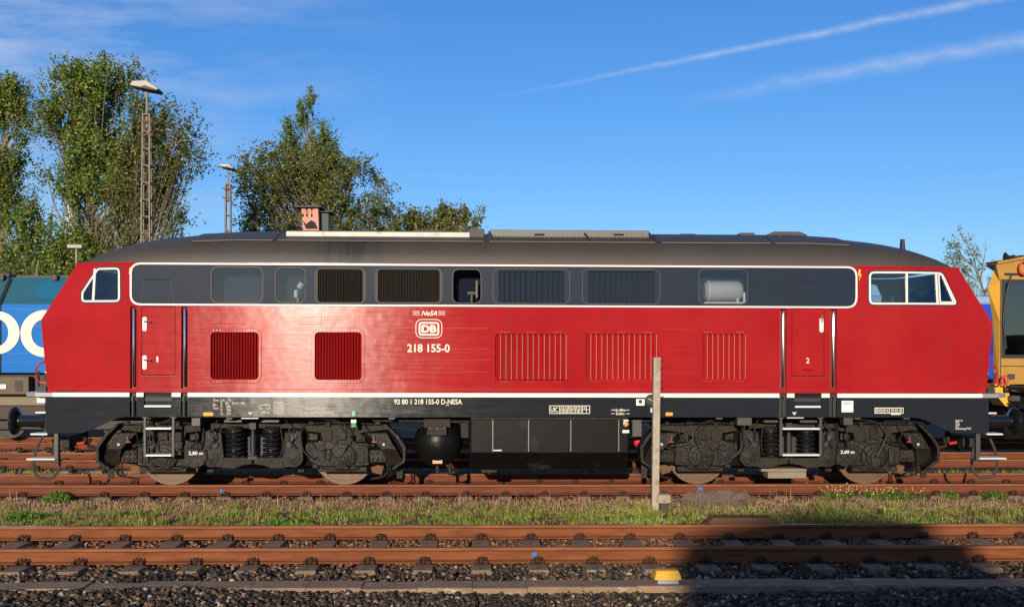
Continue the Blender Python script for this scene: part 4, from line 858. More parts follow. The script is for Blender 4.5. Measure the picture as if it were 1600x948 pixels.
# steps
def ladder(u0, u1, v1, treads, name='boarding_steps'):
    s_ = MB(); Y = YS + .01
    xa, xb = P(u0, 680, Y)[0], P(u1, 680, Y)[0]; zt, zb = 1.165, P(u0, v1, Y)[1]
    s_.box(xa, xa + .04, Y, Y + .05, zb, zt).box(xb - .04, xb, Y, Y + .05, zb, zt).box(xa - .03, xa + .07, Y + .001, Y + .08, zt - .03, zt - .012).box(xb - .07, xb + .03, Y + .001, Y + .08, zt - .03, zt - .012)
    r = s_.build(name, GREY, loco, bevel=.005)
    for v in treads:
        z = P(u0, v, Y)[1]; MB().box(xa + .042, xb - .042, Y - .02, Y + .16, z - .014, z + .014).build('tread', STEP, r, bevel=.004)
    return r
ladder(224, 272.5, 714, (669, 711)); ladder(1218.5, 1284.5, 712, (669.5, 710.5))
rbox(377, 652.6, 403.5, 654, YS - .02, .1, STEP, 'grab_bar', par=loco, bev=.003); rbox(1230, 651.8, 1256, 653.2, YS - .02, .1, STEP, 'grab_bar', par=loco, bev=.003)

# air reservoir
MB().tube([(-2.4, -1.2, 1.08), (-1.0, -1.2, 1.06), (.5, -1.2, 1.07), (2.2, -1.2, 1.08)], .025, 8).build('main_air_pipe', BOGIE2, loco, smooth=True)
MB().tube([(-2.3, -1.1, .98), (-1.75, -1.15, .93), (-1.5, -1.1, 1.05), (-1.2, -1.1, 1.1)], .018, 6).build('air_pipe', BOGIE2, loco, smooth=True)
MB().tube([(1.95, -1.1, 1.05), (2.15, -1.2, .9), (2.2, -1.2, .7), (2.45, -1.2, .6)], .022, 6).build('air_pipe', BOGIE2, loco, smooth=True)
xr, zr = P(683.5, 693, -1.3); rad = 38.5 / pxm(-1.25)
ar = MB().lathe((xr, 1.2, zr), (0, -1, 0), [(0, .02), (.02, rad * .7), (.1, rad), (2.22, rad), (2.33, rad * .93), (2.42, rad * .75), (2.47, rad * .5), (2.50, rad * .22), (2.505, .01)], 40).build('air_reservoir', TANK, loco, smooth=True)
rbox(662, 653, 704, 668, -1.32, .3, BOGIE2, 'reservoir_bracket', par=ar); rbox(667, 666, 698, 680, -1.37, .08, BOGIE2, 'bracket_plate', par=ar)
x, z = P(683, 694.5, -1.3); MB().lathe((x, -1.29, z), (0, -1, 0), [(0, .05), (.03, .045), (.035, .025), (.05, .02)], 16).build('drain_plug', BOGIE2, ar)
rbox(676, 718.5, 691, 723.8, -1.23, .05, mat('tan_plate', (.62, .42, .24), .6), 'data_plate', par=ar, bev=0)
x, z = P(683, 733, -1.2); MB().tube([(x, -1.1, z + .08), (x, -1.1, z - .08)], .03).tube([(x, -1.1, z - .07), (x + .2, -1.1, z - .07)], .015).tube([(x + .2, -1.1, z - .1), (x + .2, -1.1, z + .08)], .035).build('drain_valve', BOGIE2, ar)
for u in (672, 683, 694):
    x, z = P(u, 668.5, -1.375); MB().lathe((x, -1.375, z), (0, -1, 0), [(0, .018), (.02, .016)], 6).build('bolt', GREY, ar)
# fuel tank
xa, xb = P(733, 690, YS + .02)[0], P(984.5, 690, YS + .02)[0]; z1, z0 = P(850, 655, YS)[1], P(850, 706.5, YS)[1]; Yb = -1.22; zb = P(850, 733, Yb)[1]; rl = .06
mb = MB(); sec = [(-1.51, z1), (-1.51, z0), (-1.49, z0 - .03), (Yb - .03, zb + .015), (Yb, zb), (-Yb, zb), (1.51, z0), (1.51, z1)]
n = len(sec); vs = []; X = [(xa, .03), (xa + .03, 0), (xb - .03, 0), (xb, .03)]
for x, d in X: vs += [(x, y * (1 - d / 1.5), z if z > z1 - .01 else z + d * .6) for y, z in sec]
mb.add(vs, [(i * n + j, i * n + (j + 1) % n, (i + 1) * n + (j + 1) % n, (i + 1) * n + j) for i in range(3) for j in range(n)] + [tuple(range(n)), tuple(3 * n + j for j in range(n))])
ft = mb.build('fuel_tank', TANK, loco, bevel=.012)
tp = MB().box(xa + .02, xb - .03, -1.50, -1.38, z1, z1 + .03).build('tank_top_rail', BOGIE2, ft)
se = MB()
for u in (770, 826, 892, 967): x = P(u, 690, YS)[0]; se.box(x - .007, x + .007, -1.518, -1.511, z0 + .01, z1 - .01)
se.build('tank_seam', mat('tank_seam_grey', (.16, .15, .14), .4, metal=.4), ft)
for u in (780, 857, 936):
    x, z = P(u, 723.5, -1.33); nrm = Vector((0, -(z0 - zb), -(abs(-1.49 - Yb)))).normalized(); yy = -1.49 + (z0 - .03 - z) / (z0 - .03 - zb) * (abs(-1.49 - Yb))
    MB().lathe((x, yy, z), nrm, [(0, .10), (.012, .098), (.014, .08), (.008, .07)], 20).build('inspection_cover', TANK, ft, smooth=True)
x, z = P(978, 662, YS); MB().lathe((x, -1.51, z), (0, -1, 0), [(0, .045), (.04, .045), (.045, .03), (.03, .02)], 16).build('filler_cap', mat('brass', (.6, .33, .14), .4, metal=.5), ft)
rbox(972.5, 671.5, 983, 676, -1.514, .01, STEP, 'tank_label', par=ft, bev=0); rbox(974, 655.5, 982, 657.5, -1.514, .01, STEP, 'tank_label', par=ft, bev=0); rbox(771, 702.3, 784, 704, -1.514, .01, LETTER, 'tank_label', par=ft, bev=0)
x, z = P(770, 737, -1.1); MB().box(x - .18, x + .06, -1.15, -.9, z + .0, z + .05).tube([(x - .05, -1.1, z - .03), (x - .05, -1.1, z + .03)], .03).build('tank_drain', BOGIE2, ft)

# bogies
VOID = mat('shade_black', (.006, .005, .004), .8, spec=.1)  # near-black stands in for shade in bogie gaps and under the machine
def bp(u, v, Y):
    x, z = P(u, v, Y); return (x + 4.3, z)
def coil(mb, cx, cy, z0, z1, r, w, turns):
    n = int(turns * 18); mb.tube([(cx + r * math.cos(2 * math.pi * turns * i / n), cy + r * math.sin(2 * math.pi * turns * i / n), z0 + (z1 - z0) * i / n) for i in range(n + 1)], w, 7)
def make_bogie(cx):
    bg_ = MB().box(cx - 1.6, cx + 1.6, -.35, .35, .45, .75).box(cx - .35, cx + .35, -1.0, 1.0, .5, .8).build('bogie', BLACK, loco)
    for h in (-1, 1):
        def q(pts, Y): return [(cx + h * a, b) for a, b in (bp(u, v, Y) for u, v in pts)]
        def pr(name, pts, y0, th, m=BOGIE, par=bg_, bev=.01): return MB().prism(q(pts, y0), y0, y0 + th).build(name, m, par, bevel=bev)
        # wheel
        wx = cx + h * 1.4
        for sy in (-1, 1):
            w = MB().lathe((wx, sy * .66, .5), (0, sy, 0), [(-.03, .1), (-.03, .44), (0, .45), (0, .505), (.05, .50), (.13, .495), (.13, .43), (.10, .42), (.08, .3), (.10, .12), (.15, .11), (.15, .0)], 56).build('wheel', WHEEL, bg_, smooth=True)
            MB().lathe((wx, sy * .66, .5), (0, sy, 0), [(.06, .502), (.128, .499), (.134, .492), (.134, .432), (.125, .430)], 56).build('tyre', TYRE, w, smooth=True)
        MB().tube([(wx, -.66, .5), (wx, .66, .5)], .09, 12).build('axle', BLACK, bg_)
        # frame plates
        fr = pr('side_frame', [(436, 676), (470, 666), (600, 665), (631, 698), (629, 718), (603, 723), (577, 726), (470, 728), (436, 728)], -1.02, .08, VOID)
        pr('top_beam', [(478, 664), (601, 664), (607, 671), (588, 673), (566, 676), (548, 683), (520, 683), (500, 676), (478, 673)], -1.16, .14, BOGIE2, fr)
        pr('beam_clamp', [(528, 666), (541, 666), (541, 687), (528, 687)], -1.20, .06, BOGIE, fr)
        eb = pr('end_box', [(572, 676), (604, 676), (619.5, 702), (596, 702)], -1.30, .30, BOGIE, fr, .012)
        Yf = -1.30; a1, a2 = q([(596, 702), (619.5, 702)], Yf); b1, b2 = q([(608, 728), (631, 722)], -1.08); c1, c2 = q([(632, 700)], -1.2)[0], q([(604, 664)], -1.25)[0]
        mb = MB(); mb.add([(a1[0], Yf, a1[1]), (a2[0], Yf, a2[1]), (b2[0], -1.08, b2[1]), (b1[0], -1.08, b1[1]), (a1[0], -1.03, a1[1]), (a2[0], -1.03, a2[1])], [(0, 1, 2, 3), (0, 3, 4), (1, 5, 2), (0, 4, 5, 1)]); mb.build('end_box_base', BOGIE2, fr)
        pr('end_flange', [(598, 663), (603, 662), (622, 680), (634, 698), (633, 722), (614, 734), (612, 731), (629, 719), (629, 700), (617, 682)], -1.33, .34, BOGIE, fr, .006)
        x, z = q([(599.5, 694)], -1.31)[0]; MB().lathe((x, -1.30, z), (0, -1, 0), [(0, .022), (.008, .02)], 12).build('dot', mat('cream_dot', (.6, .48, .3), .6), eb)
        x, z = q([(584.5, 690)], -1.31)[0]; MB().box(x - .035, x + .035, -1.312, -1.30, z - .008, z + .008).build('red_mark', REDMARK, eb); MB().tube([(x, -1.32, z + .01), (x, -1.32, z + .10)], .022, 8).build('oil_cup', GREY, eb)
        bpn = pr('bolt_plate', [(578, 703), (603, 703), (603, 722), (578, 722)], -1.14, .10, BOGIE, fr)
        bb = MB()
        for uu in (582, 590, 598):
            for vv_ in (708, 717): x, z = q([(uu, vv_)], -1.14)[0]; bb.lathe((x, -1.14, z), (0, -1, 0), [(0, .028), (.02, .026), (.025, .012)], 6)
        bb.build('bolts', BOGIE, bpn)
        # axle box
        ab = pr('axle_box', [(480, 692), (498, 689), (510, 684), (524, 682), (546, 682), (558, 691), (577, 693), (577, 726), (556, 728), (500, 728), (486, 722), (478, 708)], -1.14, .14, BOGIE, bg_)
        ox, oz = q([(535, 714)], -1.2)[0]
        bb = MB().lathe((ox, -1.12, oz), (0, -1, 0), [(0, .215), (.07, .215), (.08, .20), (.08, .15), (.11, .145), (.115, .10), (.15, .095), (.155, .05), (.18, .045)], 24)
        for k in range(8): t = math.pi / 8 + k * math.pi / 4; bb.lathe((ox + .178 * math.cos(t), -1.19, oz + .178 * math.sin(t)), (0, -1, 0), [(0, .018), (.022, .016)], 6)
        for dx in (-.23, -.2, .21, .25):
            for dz in (-.05, .03): bb.box(ox + dx - .012, ox + dx + .012, -1.165, -1.14, oz + dz - .016, oz + dz + .016)
        bb.build('axle_cover', BOGIE, ab, smooth=True)
        pr('axle_guide', [(500, 729), (573, 729), (573, 737), (500, 737)], -1.17, .2, BOGIE2, ab)
        pr('guide_lug', [(558, 700), (575, 698), (575, 722), (558, 724)], -1.19, .05, BOGIE2, ab)
        pr('guide_lug', [(484, 700), (508, 694), (508, 722), (490, 718)], -1.17, .04, BOGIE, ab)
        # brake cylinder / little fittings above box
        pr('brake_cylinder', [(500, 672), (520, 672), (518, 690), (504, 690)], -1.18, .12, BOGIE2, fr, .012)
        pr('brake_cylinder', [(483, 676), (497, 678), (497, 688), (483, 687)], -1.12, .10, BOGIE, fr, .012)
        pr('frame_rib', [(556, 674), (568, 680), (572, 690), (556, 690)], -1.17, .10, BOGIE2, fr, .01)
        # hanger
        bx0, bz0 = q([(458.6, 715)], -1.22)[0]; hx, hz = bp(458.6, 715, -1.22); rr_ = 15 / pxm(-1.22)
        pts = [bp(u, v, -1.22) for u, v in ((443, 730), (440, 712), (444, 677), (462, 671), (473, 675))] + [(hx + rr_ * math.cos(t), hz + rr_ * math.sin(t)) for t in np.linspace(.2, -1.9, 9)]
        hg = MB().prism([(cx + h * a, b) for a, b in pts], -1.22, -1.06).build('hanger_plate', BOGIE, bg_, bevel=.01)
        MB().lathe((bx0, -1.22, bz0), (0, -1, 0), [(0, .115), (.02, .115), (.022, .09), (.03, .085), (.032, .055), (.05, .05), (.055, .02)], 24).build('hanger_eye', BOGIE, hg, smooth=True)
        (xa_, za_), (xb2, zb2) = q([(459, 681)], -1.27)[0], q([(452, 694)], -1.27)[0]; MB().tube([(xa_, -1.27, za_ + .12), (xa_, -1.27, za_)], .012, 6).lathe((xa_, -1.24, za_), (0, -1, 0), [(0, .05), (.03, .05)], 14).lathe((xb2, -1.24, zb2), (0, -1, 0), [(0, .045), (.03, .045)], 14).tube([(xa_, -1.255, za_), (xb2, -1.255, zb2)], .04, 6).build('link', BLACK, hg)
        # coil spring
        sx, sz0 = q([(424.3, 713)], -1.2)[0]; sz1 = bp(424, 671, -1.2)[1]
        mb = MB(); coil(mb, sx, -1.18, sz0, sz1, .118, .031, 6.0); spn = mb.build('coil_spring', SPRING, bg_, smooth=True)
        MB().tube([(sx, -1.18, sz0), (sx, -1.18, sz1)], .075, 14).build('spring_core', BLACK, spn); MB().tube([(sx, -1.18, sz1 + .0), (sx, -1.18, sz1 + .05)], [.14, .10], 18).build('spring_cap', BOGIE, spn)
        zt_s = bp(424, 656, -1.2)[1]; MB().box(sx - .14, sx + .14, -1.32, -1.06, zt_s - .03, zt_s + .01).build('spring_pad', GREY, spn, bevel=.006)
        pr('spring_plank', [(396, 714.5), (441, 714.5), (444, 731), (424, 732), (412, 727), (396, 725)], -1.22, .2, BOGIE2, bg_)
        # guard iron, sand pipe, brake rigging
        gi = pr('guard_iron', [(620, 722), (629, 722), (629, 747), (620, 747)], -.98, .03, BOGIE2, fr, 0)
        def hose(name, pts, r, m=BLACK): 
            P3 = [(q([(u, v)], y)[0][0], y, q([(u, v)], y)[0][1]) for u, v, y in pts]; out = []
            for i in range(len(P3) - 1):
                p0, p1, p2, p3 = [Vector(P3[max(0, min(len(P3) - 1, i + d))]) for d in (-1, 0, 1, 2)]
                for k in range(5):
                    t = k / 5; out.append(.5 * ((2 * p1) + (-p0 + p2) * t + (2 * p0 - 5 * p1 + 4 * p2 - p3) * t * t + (-p0 + 3 * p1 - 3 * p2 + p3) * t ** 3))
            out.append(Vector(P3[-1])); return MB().tube(out, r, 6).build(name, m, fr, smooth=True)
        hose('brake_hose', [(472, 660, -1.2), (470, 680, -1.28), (474, 703, -1.28), (486, 715, -1.26), (496, 714, -1.2)], .011)
        hose('brake_hose', [(520, 655, -1.3), (540, 664, -1.32), (547, 680, -1.32), (540, 700, -1.3), (534, 712, -1.3)], .010)
        hose('cable', [(478, 654, -1.25), (510, 655, -1.3), (530, 662, -1.32), (536, 676, -1.3)], .007)
        hose('cable', [(553, 665, -1.22), (550, 686, -1.24), (562, 694, -1.24), (577, 696, -1.2)], .009)
        hose('brake_rod', [(604, 722, -1.05), (606, 736, -1.03), (598, 744, -1.0), (580, 748, -.95)], .016, BOGIE2)
        hose('sand_pipe', [(612, 712, -1.1), (609, 730, -1.08), (612, 740, -1.0), (606, 744, -.9)], .014, BOGIE2)
        for (nm, u_, v_, w_, h_, y_, m_) in (('pipe_bracket', 486, 661, 7, 6, -1.22, BOGIE2), ('pipe_bracket', 512, 662, 6, 8, -1.22, BOGIE), ('pipe_bracket', 554, 661, 9, 5, -1.2, BOGIE2), ('pipe_bracket', 590, 661, 7, 5, -1.24, BOGIE), ('valve_block', 524, 690, 7, 5, -1.2, BOGIE2), ('valve_block', 562, 684, 7, 6, -1.22, BOGIE),
                                             ('stop_block', 492, 728, 8, 6, -1.12, BOGIE2), ('stop_block', 470, 735, 10, 5, -1.0, BOGIE2), ('wear_plate', 548, 728, 16, 3, -1.2, BOGIE), ('wear_plate', 568, 713, 3, 18, -1.22, BOGIE2), ('valve_block', 581, 696, 8, 4, -1.15, BOGIE2), ('hinge_lug', 506, 704, 4, 9, -1.19, BOGIE2), ('hinge_lug', 480, 700, 4, 14, -1.17, BOGIE)):
            pr(nm, [(u_ - w_ / 2, v_ - h_ / 2), (u_ + w_ / 2, v_ - h_ / 2), (u_ + w_ / 2, v_ + h_ / 2), (u_ - w_ / 2, v_ + h_ / 2)], y_, .08, m_, fr, .006)
        hose('air_pipe', [(474, 663, -1.2), (510, 660, -1.24), (560, 661, -1.24), (598, 663, -1.2)], .012, BOGIE2)
        hose('air_pipe', [(563, 728, -1.2), (552, 733, -1.24), (520, 733, -1.24), (496, 729, -1.18)], .009, BOGIE)
        hose('cable', [(486, 690, -1.2), (498, 704, -1.24), (512, 700, -1.26), (520, 712, -1.28), (535, 714, -1.34)], .008)
        hose('brake_hose', [(566, 660, -1.3), (572, 672, -1.34), (570, 688, -1.3), (580, 697, -1.24)], .010)
        hose('brake_hose', [(446, 656, -1.3), (452, 668, -1.36), (450, 684, -1.34), (462, 700, -1.3)], .010)
        hose('spring_cable', [(438, 664, -1.36), (441, 690, -1.36), (438, 712, -1.34)], .007)
        bb = MB()
        for uu, vv_ in ((500, 690), (516, 686), (552, 688), (500, 724), (566, 706), (490, 712)): x, z = q([(uu, vv_)], -1.14)[0]; bb.lathe((x, -1.138, z), (0, -1, 0), [(0, .022), (.018, .02), (.024, .01)], 6)
        bb.build('bolts', GREY, ab)
        pr('brake_block', [(577, 731), (590, 726), (600, 728), (596, 742), (582, 738)], -.86, .12, rust_mat('brake_rust', (.10, .05, .03), (.2, .1, .05)), fr)
    zt_c, zb_c = bp(403, 662, -1.2)[1], bp(403, 716, -1.2)[1]
    dm = MB().box(cx - .07, cx + .07, -1.24, -1.12, zb_c - .01, zb_c + .04).box(cx - .05, cx + .05, -1.24, -1.12, zt_c - .08, zt_c + .02).tube([(cx, -1.2, zb_c), (cx, -1.2, zb_c + .1)], .022, 8).tube([(cx, -1.2, zb_c + .08), (cx, -1.2, zb_c + .38)], .05, 12).tube([(cx, -1.2, zb_c + .38), (cx, -1.2, zt_c)], .03, 10).build('damper', BLACK, bg_, smooth=True)
    MB().box(cx - 1.5, cx + 1.5, -1.1, -.95, .95, 1.02).build('brake_pipe', BOGIE2, bg_)
    # far side frame, so that nothing is open from the other side
    MB().box(cx - 1.9, cx + 1.9, .98, 1.08, .45, .95).build('side_frame', BOGIE2, bg_)
    return bg_
bL = make_bogie(-4.3); bR = make_bogie(4.3)
text('2,80 m', 'bogie_lettering', 306, 708, 6, 22, -1.29, mat('white_lettering', (.75, .74, .7), .5), bL, bold=.02); text('2,80 m', 'bogie_lettering', 1324, 706, 6, 22, -1.29, bpy.data.materials['white_lettering'], bR, bold=.02)
for u, v, r_, b_ in ((306, 712, .19, bL), (1322, 710, .19, bR)):
    x, z = P(u, v, -1.25); MB().prism([(x - .16, z + .12), (x + .16, z + .10), (x + .19, z - .02), (x + .12, z - .15), (x - .02, z - .19), (x - .17, z - .15)], -1.285, -1.14).build('gear_cover', BOGIE, b_, bevel=.01)
x0, z0 = P(1200, 747, -1.1); x1, z1 = P(1260, 734, -1.1)
MB().box(x0, x1, -1.1, -.8, z0, z1 - .03).box(x0 - .1, x1 + .02, -1.06, -.8, z1 - .03, z1 + .02).build('magnet_shoe', mat('pale_grime', (.24, .19, .13), .7, var=.2), bR, bevel=.008)
# black cylinder things near the tank
rbox(988, 655, 1003, 682, -1.25, .3, GREY, 'bracket_box', par=loco); rbox(720, 655, 732, 684, -1.2, .1, BOGIE2, 'bracket_box', par=loco)
MB().lathe((P(1008, 690, -.6)[0], -.7, P(1008, 690, -.6)[1]), (1, 0, 0), [(-.2, .05), (-.15, .09), (.15, .09), (.2, .05)], 16).build('air_cylinder', REDMARK, loco, smooth=True)

# ends: buffers, steps, hoses, rails
for sg in (-1, 1):
    for sy in (-1, 1):
        b = MB().lathe((sg * 7.44, sy * .875, 1.05), (sg, 0, 0), [(0, .19), (.03, .19), (.035, .13), (.30, .125), (.33, .105), (.66, .098)], 28).build('buffer', SPRING, loco, smooth=True)
        MB().lathe((sg * 7.44, sy * .875, 1.05), (sg, 0, 0), [(.66, .09), (.69, .20), (.72, .228), (.75, .226), (.775, .15), (.785, .01)], 36).build('buffer_plate', SPRING, b, smooth=True)
    # corner steps
    xu = sg * 7.25; s_ = MB().box(min(xu, xu + sg * .07), max(xu, xu + sg * .07), -1.48, -1.40, .46, .92); x0, x1 = sorted((sg * 7.24, sg * 7.62)); s_.box(x0, x1, -1.49, -1.30, .455, .475)
    s_ = s_.build('corner_steps', GREY, loco, bevel=.006)
    x0, x1 = sorted((sg * 7.28, sg * 7.72)); MB().box(x0, x1, -1.53, -1.27, .485, .510).build('tread', STEP, s_, bevel=.006)
    x0, x1 = sorted((sg * 7.40, sg * 7.66)); MB().box(x0, x1, -1.53, -1.27, .872, .90).build('tread', STEP, s_, bevel=.006)
    x0, x1 = sorted((sg * 7.47, sg * 7.72)); MB().box(x0, x1, -1.20, -1.1, 1.19, 1.215).build('coupler_step', STEP, s_, bevel=.004)
    # hose loop
    hc = [(7.55, 1.28), (7.56, 1.12), (7.62, .90), (7.76, .62), (7.83, .38), (7.80, .2), (7.70, .13), (7.56, .14), (7.47, .28), (7.48, .48), (7.52, .62)]; P3 = [(sg * a, -1.12 + .03 * i, b) for i, (a, b) in enumerate(hc)]; out = []
    for i in range(len(P3) - 1):
        p0, p1, p2, p3 = [Vector(P3[max(0, min(len(P3) - 1, i + d))]) for d in (-1, 0, 1, 2)]
        for k in range(5): t = k / 5; out.append(.5 * ((2 * p1) + (-p0 + p2) * t + (2 * p0 - 5 * p1 + 4 * p2 - p3) * t * t + (-p0 + 3 * p1 - 3 * p2 + p3) * t ** 3))
    MB().tube(out + [Vector(P3[-1])], .022, 8).build('air_hose', mat('hose_rubber', (.06, .055, .045), .35), loco, smooth=True)
    MB().tube([(sg * 7.55, -1.12, 1.36), (sg * 7.55, -1.12, 1.02)], .05, 12).box(sg * 7.42, sg * 7.56, -1.16, -1.08, 1.18, 1.26).build('hose_cock', SPRING, loco, smooth=True)
    # coupling gear
    MB().box(sg * 7.30, sg * 7.55, -.9, -.2, .62, .80).tube([(sg * 7.3, -.8, .62), (sg * 7.62, -.7, .72)], .06).tube([(sg * 7.35, -.6, .55), (sg * 7.55, -.5, .75)], .05).tube([(sg * 7.6, -.8, .5), (sg * 7.55, -.8, .8)], .03).build('coupling_gear', BOGIE2, loco, bevel=.008)
    x0, x1 = sorted((sg * 6.98, sg * 7.10)); MB().tube([(x0, -1.1, .70), (x1, -1.1, .72)], .022, 8).build('cock_handle', REDMARK, loco)
    MB().tube([(sg * 6.9, -1.05, .78), (sg * 6.95, -1.05, .66), (sg * 6.75, -1.0, .6), (sg * 6.6, -1.0, .55)], .03, 8).tube([(sg * 6.7, -1.0, .85), (sg * 6.75, -1.0, .62)], .025).tube([(sg * 7.0, -1.0, .9), (sg * 7.0, -1.0, .68)], .04).build('pipe_cluster', BOGIE2, loco, smooth=True)
    # red corner rail
    rp = [(xb_ - .01, 2.0), (xb_ + .10, 2.0), (xb_ + .20, 1.95), (xb_ + .22, 1.85), (xb_ + .19, 1.70), (xb_ + .05, 1.66)]; MB().tube([(sg * a, -1.30, b) for a, b in rp], .016, 8).build('corner_grab_rail', RED, loco, smooth=True)
    MB().tube([(sg * 7.62, -1.30, 1.53), (sg * 7.62, -1.30, 1.86)], .014, 6).box(min(sg * 7.5, sg * 7.62), max(sg * 7.5, sg * 7.62), -1.33, -1.2, 1.535, 1.62).build('rail_post', BLACK, loco)
rbox(57.5, 620.5, 70.5, 629, -1.34, .02, STEP, 'warning_plate', par=loco, bev=0)

# ------------------------------------------------------------------ blue locomotive behind left
BY = 7.42
bl = empty('blue_locomotive', (-14, BY + 1.5, 0), 'bright blue locomotive with big cream letters and teal roof slope at the left edge', 'locomotive')
def loc(o, root):
    if o.parent == root: o.matrix_parent_inverse = Matrix.Translation(-root.location)
    return o
def B(mb, name, m, root, **k): return loc(mb.build(name, m, root, **k), root)
BBLUE = mat('bright_blue_paint', (.004, .15, .50), .5, var=.1, spec=.15); TEALR = mat('teal_roof_paint', (.022, .11, .15), .45, var=.2)
zr0 = P(40, 475, BY)[1]; zb1 = P(40, 582, BY)[1]; zr1 = P(40, 433, BY + .5)[1]
B(MB().box(-26, -5.5, BY, BY + 3, zb1, zr0), 'side_body', BBLUE, bl)
mb = MB(); mb.add([(-26, BY, zr0), (-5.5, BY, zr0), (-5.5, BY + .5, zr1), (-26, BY + .5, zr1), (-26, BY + 2.5, zr1), (-5.5, BY + 2.5, zr1), (-5.5, BY + 3, zr0), (-26, BY + 3, zr0)], [(0, 1, 2, 3), (3, 2, 5, 4), (4, 5, 6, 7), (1, 6, 5, 2), (0, 3, 4, 7)]); rf = B(mb, 'roof', TEALR, bl)
TEAL2 = mat('teal_hatch', (.015, .13, .22), .4)
def slope(u, v): 
    x, z = P(u, v, BY + .25); t = (z - zr0) / (zr1 - zr0); return (P(u, v, BY + .5 * t)[0], BY + .5 * t - .012, z + .005)
mb = MB(); mb.add([slope(51, 468), slope(110, 468), slope(110, 441), slope(62, 441)], [(0, 1, 2, 3)]); loc(mb.build('roof_hatch', TEAL2, rf), bl)
mb = MB(); a = [slope(-3, 476), slope(3, 476), slope(20, 434), slope(15, 434)]; mb.add([(p[0], p[1] - .03, p[2]) for p in a], [(0, 1, 2, 3)]); loc(mb.build('roof_pillar', DARK, rf), bl)
mb = MB()
for u in (5, 88): x, y, z = slope(u, 437); mb.box(x - .05, x + .05, y - .1, y + .1, z, z + .12)
xa = P(20, 433, BY + .5)[0]; mb.tube([(xa - .6, BY + .5, zr1 + .06), (xa - .05, BY + .5, zr1 + .06)], .09); mb.box(-20, -5.5, BY + .7, BY + 2.2, zr1 - .1, zr1 + .06); loc(mb.build('roof_equipment', SOOT, rf), bl)
mb = MB()
for v in (483, 509, 552, 566): z = P(40, v, BY)[1]; mb.box(-26, -5.5, BY - .012, BY, z - .006, z + .006)
B(mb, 'side_rib', mat('blue_rib', (.02, .13, .5), .35), bl)
mb = MB(); x = P(1, 520, BY)[0]; mb.box(x - .02, x + .02, BY - .014, BY, zb1, zr0); B(mb, 'side_joint', DARK, bl)
CREAM = mat('cream_letter_paint', (.80, .70, .56), .5)
def ringletter(cu, cv, rx, ry, ix, iy, a0=0, a1=2 * math.pi):
    mb = MB(); c = P(cu, cv, BY); k = pxm(BY); n = 48; vs = []
    for i in range(n + 1):
        t = a0 + (a1 - a0) * i / n
        for X_, Z_ in ((rx, ry), (ix, iy)):
            vs.append((c[0] + X_ / k * math.cos(t), BY - .018, c[1] + Z_ / k * math.sin(t)))
    mb.add(vs, [(2 * i, 2 * i + 1, 2 * i + 3, 2 * i + 2) for i in range(n)]); return loc(mb.build('big_letter', CREAM, bl), bl)
ringletter(-5, 519.5, 35, 33, 18, 21); ringletter(70, 521, 36.5, 36, 20, 22, R(50), R(310))
TANB = mat('underframe_tan', (.13, .095, .06), .7, var=.15); DKB = mat('underframe_brown', (.06, .043, .03), .7)
z = lambda v: P(30, v, BY + .1)[1]
B(MB().box(-26, -5.5, BY + .3, BY + 2.7, .95, zb1 - .001), 'underframe', BLACK, bl); B(MB().box(-18, P(44, 600, BY)[0], BY + .02, BY + .4, z(616), z(588)), 'equipment_box', TANB, bl, bevel=.02)
B(MB().box(-26, -5.5, BY + .10, BY + .4, z(633), z(620)), 'long_beam', mat('beam_beige', (.22, .17, .11), .7), bl, bevel=.01); B(MB().box(-26, -5.5, BY + .2, BY + 2.6, z(655), z(633) - .002), 'underframe_box', DKB, bl)
B(MB().box(-26, -5.5, BY + .5, BY + 2.4, z(672), z(655) - .002), 'bogie_frame', BLACK, bl)
B(MB().box(P(0, 606, BY)[0], P(9, 606, BY)[0], BY, BY + .015, z(607), z(600)), 'data_plate', STEP, bl)
B(MB().box(P(23, 600, BY)[0], P(35, 600, BY)[0], BY + .005, BY + .02, z(611), z(594)), 'box_cover', DKB, bl)
for xx in (-9.5, -12.2, -19, -21.7):
    B(MB().lathe((xx, BY + .75, .5), (0, 1, 0), [(0, .1), (0, .5), (.13, .5), (.13, .1)], 28), 'wheel', WHEEL, bl)

# ------------------------------------------------------------------ blue coach far behind right
CYB = CY + 38
co = empty('passenger_coach', (25, CYB + 1.4, 0), 'blue passenger coach with pale roof line, seen far behind the right cab', 'coach')
CB = mat('royal_blue_paint', (.012, .045, .42), .4); CR = mat('coach_roof_blue_grey', (.25, .36, .52), .5)
zt = P(1540, 462, CYB)[1]; zm = P(1540, 476, CYB)[1]
B(MB().box(10, 45, CYB, CYB + 2.8, .9, zm), 'side_wall', CB, co); B(MB().prism([(10, zm), (45, zm), (45, zt), (10, zt)], CYB + .05, CYB + 2.75), 'roof', CR, co, bevel=.1)
mb = MB(); [mb.box(11 + i * 2.2, 12.3 + i * 2.2, CYB - .02, CYB + .02, 2.05, 2.75) for i in range(15)]; wn = B(mb, 'window_strip', GLASSD, co)
B(MB().box(10, 45, CYB - .02, CYB, 1.0, 1.12), 'white_stripe', WHITE, co); B(MB().box(10.5, 44.5, CYB + .3, CYB + 2.5, .35, .9), 'underframe', BLACK, co)
for xx in (12.5, 15, 40, 42.5):
    B(MB().lathe((xx, CYB + .6, .46), (0, 1, 0), [(0, .1), (0, .46), (.13, .46), (.13, .1)], 24), 'wheel', WHEEL, co)

